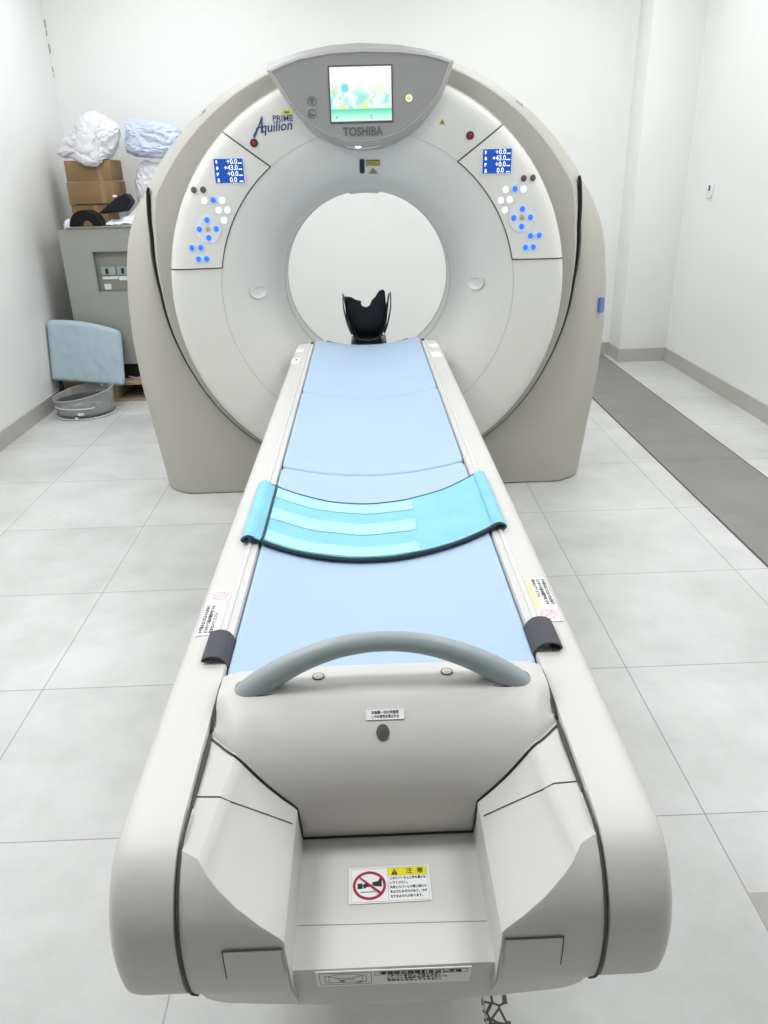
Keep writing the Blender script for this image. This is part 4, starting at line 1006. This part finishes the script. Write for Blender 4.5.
def bag(label, loc, s, m, seed, pull=None, tilt=0.0, lo=None):
    b = B(); vs = bmesh.ops.create_icosphere(b, subdivisions=5, radius=1.0)['verts']
    rot = Matrix.Rotation(tilt, 3, 'Y'); mn = 9
    for v in vs:
        p = v.co.copy()
        # boxy pillow shape with sharp creases
        q = Vector([math.copysign(abs(c)**.72, c) for c in p])
        n1 = noise.noise(p*1.1+Vector((seed, 0, 0))); pp = Vector((p.x*2.2+.8*noise.noise(p*2), p.y*2.2, p.z*5.5+1.4*noise.noise(p*1.7+Vector((seed, 0, 0))))); n2 = abs(noise.noise(pp+Vector((0, seed, 0)))); n3 = abs(noise.noise(p*7.0+Vector((seed, seed, 0))))
        n4 = abs(noise.noise(Vector((p.x*9+3*noise.noise(p*2), p.y*9, p.z*16+3*noise.noise(p*3)))+Vector((seed, 1, 0)))); r = .95+.15*n1-.13*n2-.08*n3-.045*n4
        q = Vector((q.x*s[0], q.y*s[1], q.z*s[2]))*r
        if pull:
            for (dirv, amt) in pull:
                dv = Vector(dirv).normalized(); k = max(0, p.normalized().dot(dv))**6; q += dv*amt*k
        v.co = rot @ q
    mn = min(v.co.z for v in vs)
    for v in vs: v.co += Vector((loc[0], loc[1], loc[2]-mn))
    if lo is not None:
        for v in vs:
            if v.co.y > 6.20: v.co.z = max(v.co.z, lo+.003+.003*noise.noise(v.co*30))
    return tag(obj('plastic_bundle', b, m, auto=25), label, 'plastic bundle', 'plastic wrapped bundles on the cabinet')
bag('white crumpled plastic bundle on top of the cardboard box stack', (-1.955, 6.30, 1.625), (.155, .165, .150), 'bag', 2.3, [((-1, 0, -.3), .13), ((.1, 0, 1), .09), ((1, 0, .5), .08), ((.1, -1, -1), .05)], 0.10, lo=1.677)
bag('bluish crumpled plastic bundle resting on the lower white bundle beside the scanner', (-1.515, 6.38, 1.672), (.225, .15, .130), 'bagblue', 7.7, [((-1, 0, 1), .06), ((-1, 0, -.4), .03)], 0.04)
bag('white plastic bundle below the bluish one, between boxes and scanner', (-1.545, 6.38, 1.224), (.185, .13, .232), 'bag', 11.9, None, 0.0)
# loose film lying on the cabinet front
b = B(); rows = []
for j in range(30):
    v = j/29; row = []
    for k in range(44):
        u = k/43; x = -1.825+.55*u; y = 5.86+.26*v; p = Vector((x*11, y*11, 1.0))
        z = 1.243+.016*abs(noise.noise(p))*2+.010*abs(noise.noise(p*2.3)) + max(0, (u-.12))*.52*v + (.012 if v > .1 else 0)
        row.append((x+.01*noise.noise(p*.7), y+.02*noise.noise(p*.9+Vector((5, 0, 0))), z))
    rows.append(row)
grid(b, rows); tag(obj('plastic_film', b, 'bag', auto=20), 'crumpled white plastic film spread over the top of the grey cabinet', 'plastic film')
b = B()
vs = bmesh.ops.create_icosphere(b, subdivisions=4, radius=1.0)['verts']
for v in vs:
    p = v.co.copy(); v.co = Vector((-2.088+p.x*.040, 5.90+p.y*.05, 1.226+max(0, p.z+.2)*.055))*1.0+Vector((0, 0, .006*noise.noise(p*4)))
tag(obj('crumpled_tissue', b, 'bag'), 'small white crumpled scrap left of the black arched cushion', 'scrap')
# black arched cushion
b = B(); rows = []
cxn, rr = -1.948, .112
for yy, k1 in ((5.815, .96), (5.820, 1.0), (5.93, 1.0), (5.935, .96)):
    row = []
    for k in range(21):
        a = pi*k/20; row.append((cxn-rr*k1*cos(a), yy, 1.2435+rr*.96*k1*sin(a)))
    for k in range(13):
        a = pi-pi*k/12; row.append((cxn-.052*cos(a)+.0, yy, 1.2435+.040*sin(a)))
    rows.append(row)
vs = grid(b, rows, close_u=True); b.faces.new(vs[0]); b.faces.new(vs[-1])
tag(obj('arched_cushion', b, 'foam', auto=40), 'black half-round cushion with arched hollow standing on the cabinet edge', 'cushion')
# black wedge with open end
WD = thing('positioning_wedge', 'dark navy vinyl positioning wedge lying in front of the cardboard boxes', 'cushion', (-1.77, 6.05, 1.29))
b = B()
P0 = [(-1.900, 5.98, 1.318), (-1.702, 5.96, 1.332), (-1.655, 5.99, 1.395), (-1.685, 5.99, 1.450), (-1.765, 5.99, 1.415)]
f0 = [b.verts.new(p) for p in P0]; f1 = [b.verts.new((p[0]+.01, p[1]+.10, p[2]-.005)) for p in P0]
b.faces.new(f0); b.faces.new(list(reversed(f1)))
for i in range(5): b.faces.new((f0[i], f0[(i+1) % 5], f1[(i+1) % 5], f1[i]))
bmesh.ops.bevel(b, geom=b.edges[:], offset=.006, segments=2, affect='EDGES'); obj('wedge_body', b, 'navyfoam', WD, auto=40)
b = B(); box(b, -1.775, -1.745, 5.975, 5.990, 1.425, 1.440, bev=.003); obj('buckle', b, 'white', WD)

# pale blue spare cushion leaning against the pallet
CU = thing('spare_cushion', 'pale blue square cushion with curved top leaning against the pallet and cabinet', 'cushion', (-2.03, 5.6, .11))
def cush(u, v, side_):
    # u -1..1 across, v 0..1 up ; plane leans back
    R = .10
    x = u*.262; z = .412*v
    z += (.030*(1-u*u)-.018*u)*v
    x0 = -2.050; zz = .175-.030*u+z*.965; yy = 5.615+.10*v
    e = min(1-abs(u), v, 1-v)
    pil = .028*(1-max(0, 1-min(1-abs(u), min(v, 1-v)*1.7)/.09)**2.2)
    wr = .004*noise.noise(Vector((u*5, v*7, side_*3)))+(.012*abs(noise.noise(Vector((u*6, 1.7, 0))))*max(0, 1-v*3.5) if side_ < 0 else 0)
    return (x0+x, yy+side_*(pil+.002)-wr, zz)
def cornerr(u, v):
    R = .13; Rv = .14
    cu = (1-R)*(1 if u > 0 else -1); cv = Rv if v < .5 else 1-Rv
    if abs(u) > 1-R and (v < Rv or v > 1-Rv):
        a = (u-cu)/R; c = (v-cv)/Rv; m_ = max(abs(a), abs(c)); L_ = hypot(a, c)
        if L_ > 1e-6: a, c = a*m_/L_, c*m_/L_
        return cu+a*R, cv+c*Rv
    return u, v
b = B(); n = 36
fr_ = [[cush(*cornerr(-1+2*i/n, j/n), -1) for i in range(n+1)] for j in range(n+1)]; bk_ = [[cush(*cornerr(-1+2*i/n, j/n), 1) for i in range(n+1)] for j in range(n+1)]
A = grid(b, fr_); C_ = grid(b, bk_)
for a, c in ((A[0], C_[0]), (A[-1], C_[-1]), ([r[0] for r in A], [r[0] for r in C_]), ([r[-1] for r in A], [r[-1] for r in C_])):
    for i in range(len(a)-1): b.faces.new((a[i], a[i+1], c[i+1], c[i]))
obj('cushion_cover', b, mat('pale_blue_cushion', (0.42, 0.53, 0.60), 0.5, var=0.03, vscale=5, bump=.15, bscale=14), CU, auto=60)
b = B(); box(b, -2.29, -2.262, 5.640, 5.68, .0, .22, bev=.01); obj('edge_strip', b, 'black', CU)

# round clear basin wrapped in plastic
BN = thing('round_basin', 'round clear plastic container with dark grey inside standing on the floor below the blue cushion', 'container', (-2.03, 5.44, 0))
bx, by, bR = -2.040, 5.44, .204
def tiltz(x, y): return .030*(x-bx)/bR+.012*(y-by)/bR
b = B(); seg = 56; rows = []
for r, z, tl in ((.93, .012, 0), (.985, .02, 0), (1.0, .04, 0), (1.0, .09, .5), (1.03, .150, 1), (1.045, .155, 1), (1.035, .160, 1), (1.015, .155, 1), (.985, .09, .5), (.98, .04, 0)):
    rows.append([(bx+bR*r*cos(2*pi*k/seg), by+bR*r*sin(2*pi*k/seg), z+tl*tiltz(bx+bR*cos(2*pi*k/seg), by+bR*sin(2*pi*k/seg))) for k in range(seg)])
grid(b, rows, close_u=True); obj('clear_wall', b, 'acrylic', BN, auto=60)
b = B(); rows = []
for r, z in ((.0, .020), (.5, .020), (.93, .022), (.955, .03), (.965, .095), (.955, .10), (.94, .095), (.93, .04), (.90, .034), (.5, .032), (.001, .032)):
    rows.append([(bx+bR*max(r, .001)*cos(2*pi*k/seg), by+bR*max(r, .001)*sin(2*pi*k/seg), z) for k in range(seg)])
grid(b, rows, close_u=True); obj('grey_liner', b, 'basin', BN, auto=40)
b = B(); fr = frame((bx+.02, by, .033), (1, 0, 0), (0, 1, 0)); oval(b, fr, 0, 0, .105, .095, 0, .022, 36, dome=.006); obj('centre_disc', b, 'basinlight', BN)
b = B()
for k in range(9): plate(b, fr, -.07+.003*k, .07-.003*k, -.06+.014*k, -.054+.014*k, .0285, .001)
obj('centre_ridges', b, 'basin', BN, smooth=False)
b = B(); rows = []
for r, z in ((1.0, .003), (1.05, .003), (1.07, .008), (1.05, .012), (1.0, .012)): rows.append([(bx+bR*r*cos(2*pi*k/seg)*1.0, by+bR*r*sin(2*pi*k/seg), z) for k in range(seg)])
grid(b, rows, close_u=True, close_v=True); obj('base_flange', b, mat('milky_flange', (0.75, 0.76, 0.75), 0.3, alpha=.75), BN)
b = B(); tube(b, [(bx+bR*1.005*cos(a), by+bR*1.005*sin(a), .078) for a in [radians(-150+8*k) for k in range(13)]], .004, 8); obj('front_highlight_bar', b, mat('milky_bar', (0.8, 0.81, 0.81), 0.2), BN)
b = B(); tube(b, [(bx+bR*1.03*cos(a), by+bR*1.03*sin(a), .157+tiltz(bx+bR*cos(a), by+bR*sin(a))) for a in [2*pi*k/48 for k in range(48)]], .0035, 6, closed=True); obj('rim', b, mat('clear_rim', (0.62, 0.64, 0.64), 0.2, alpha=.7), BN)
b = B(); box(b, bx+.01, bx+.055, by-bR*1.03, by-bR*.98, .035, .052, bev=.004); obj('latch', b, 'white', BN)
for (x, y, z) in ((bx+.08, by+bR*.88, .15), (bx-.0, by-bR*1.06, .008)):
    b = B(); vs = bmesh.ops.create_icosphere(b, subdivisions=2, radius=.011)['verts']
    for v in vs: v.co += Vector((x, y, z+.008))
    obj('clip', b, 'white', BN)

# small switch on the right wall
SW = thing('wall_switch', 'small white plate with a dark slot on the right wall', 'wall switch', (XW1, 6.0, 1.36))
b = B(); box(b, XW1-.010, XW1, 5.955, 6.055, 1.325, 1.405, bev=.003); obj('plate', b, 'white', SW)
b = B(); box(b, XW1-.014, XW1-.008, 6.000, 6.022, 1.355, 1.392, bev=.002); obj('slot', b, 'maroon', SW)
b = B(); box(b, XW1-.018, XW1-.002, 5.97, 6.045, 1.308, 1.324, bev=.003); obj('cable_gland', b, 'greylabel', SW)
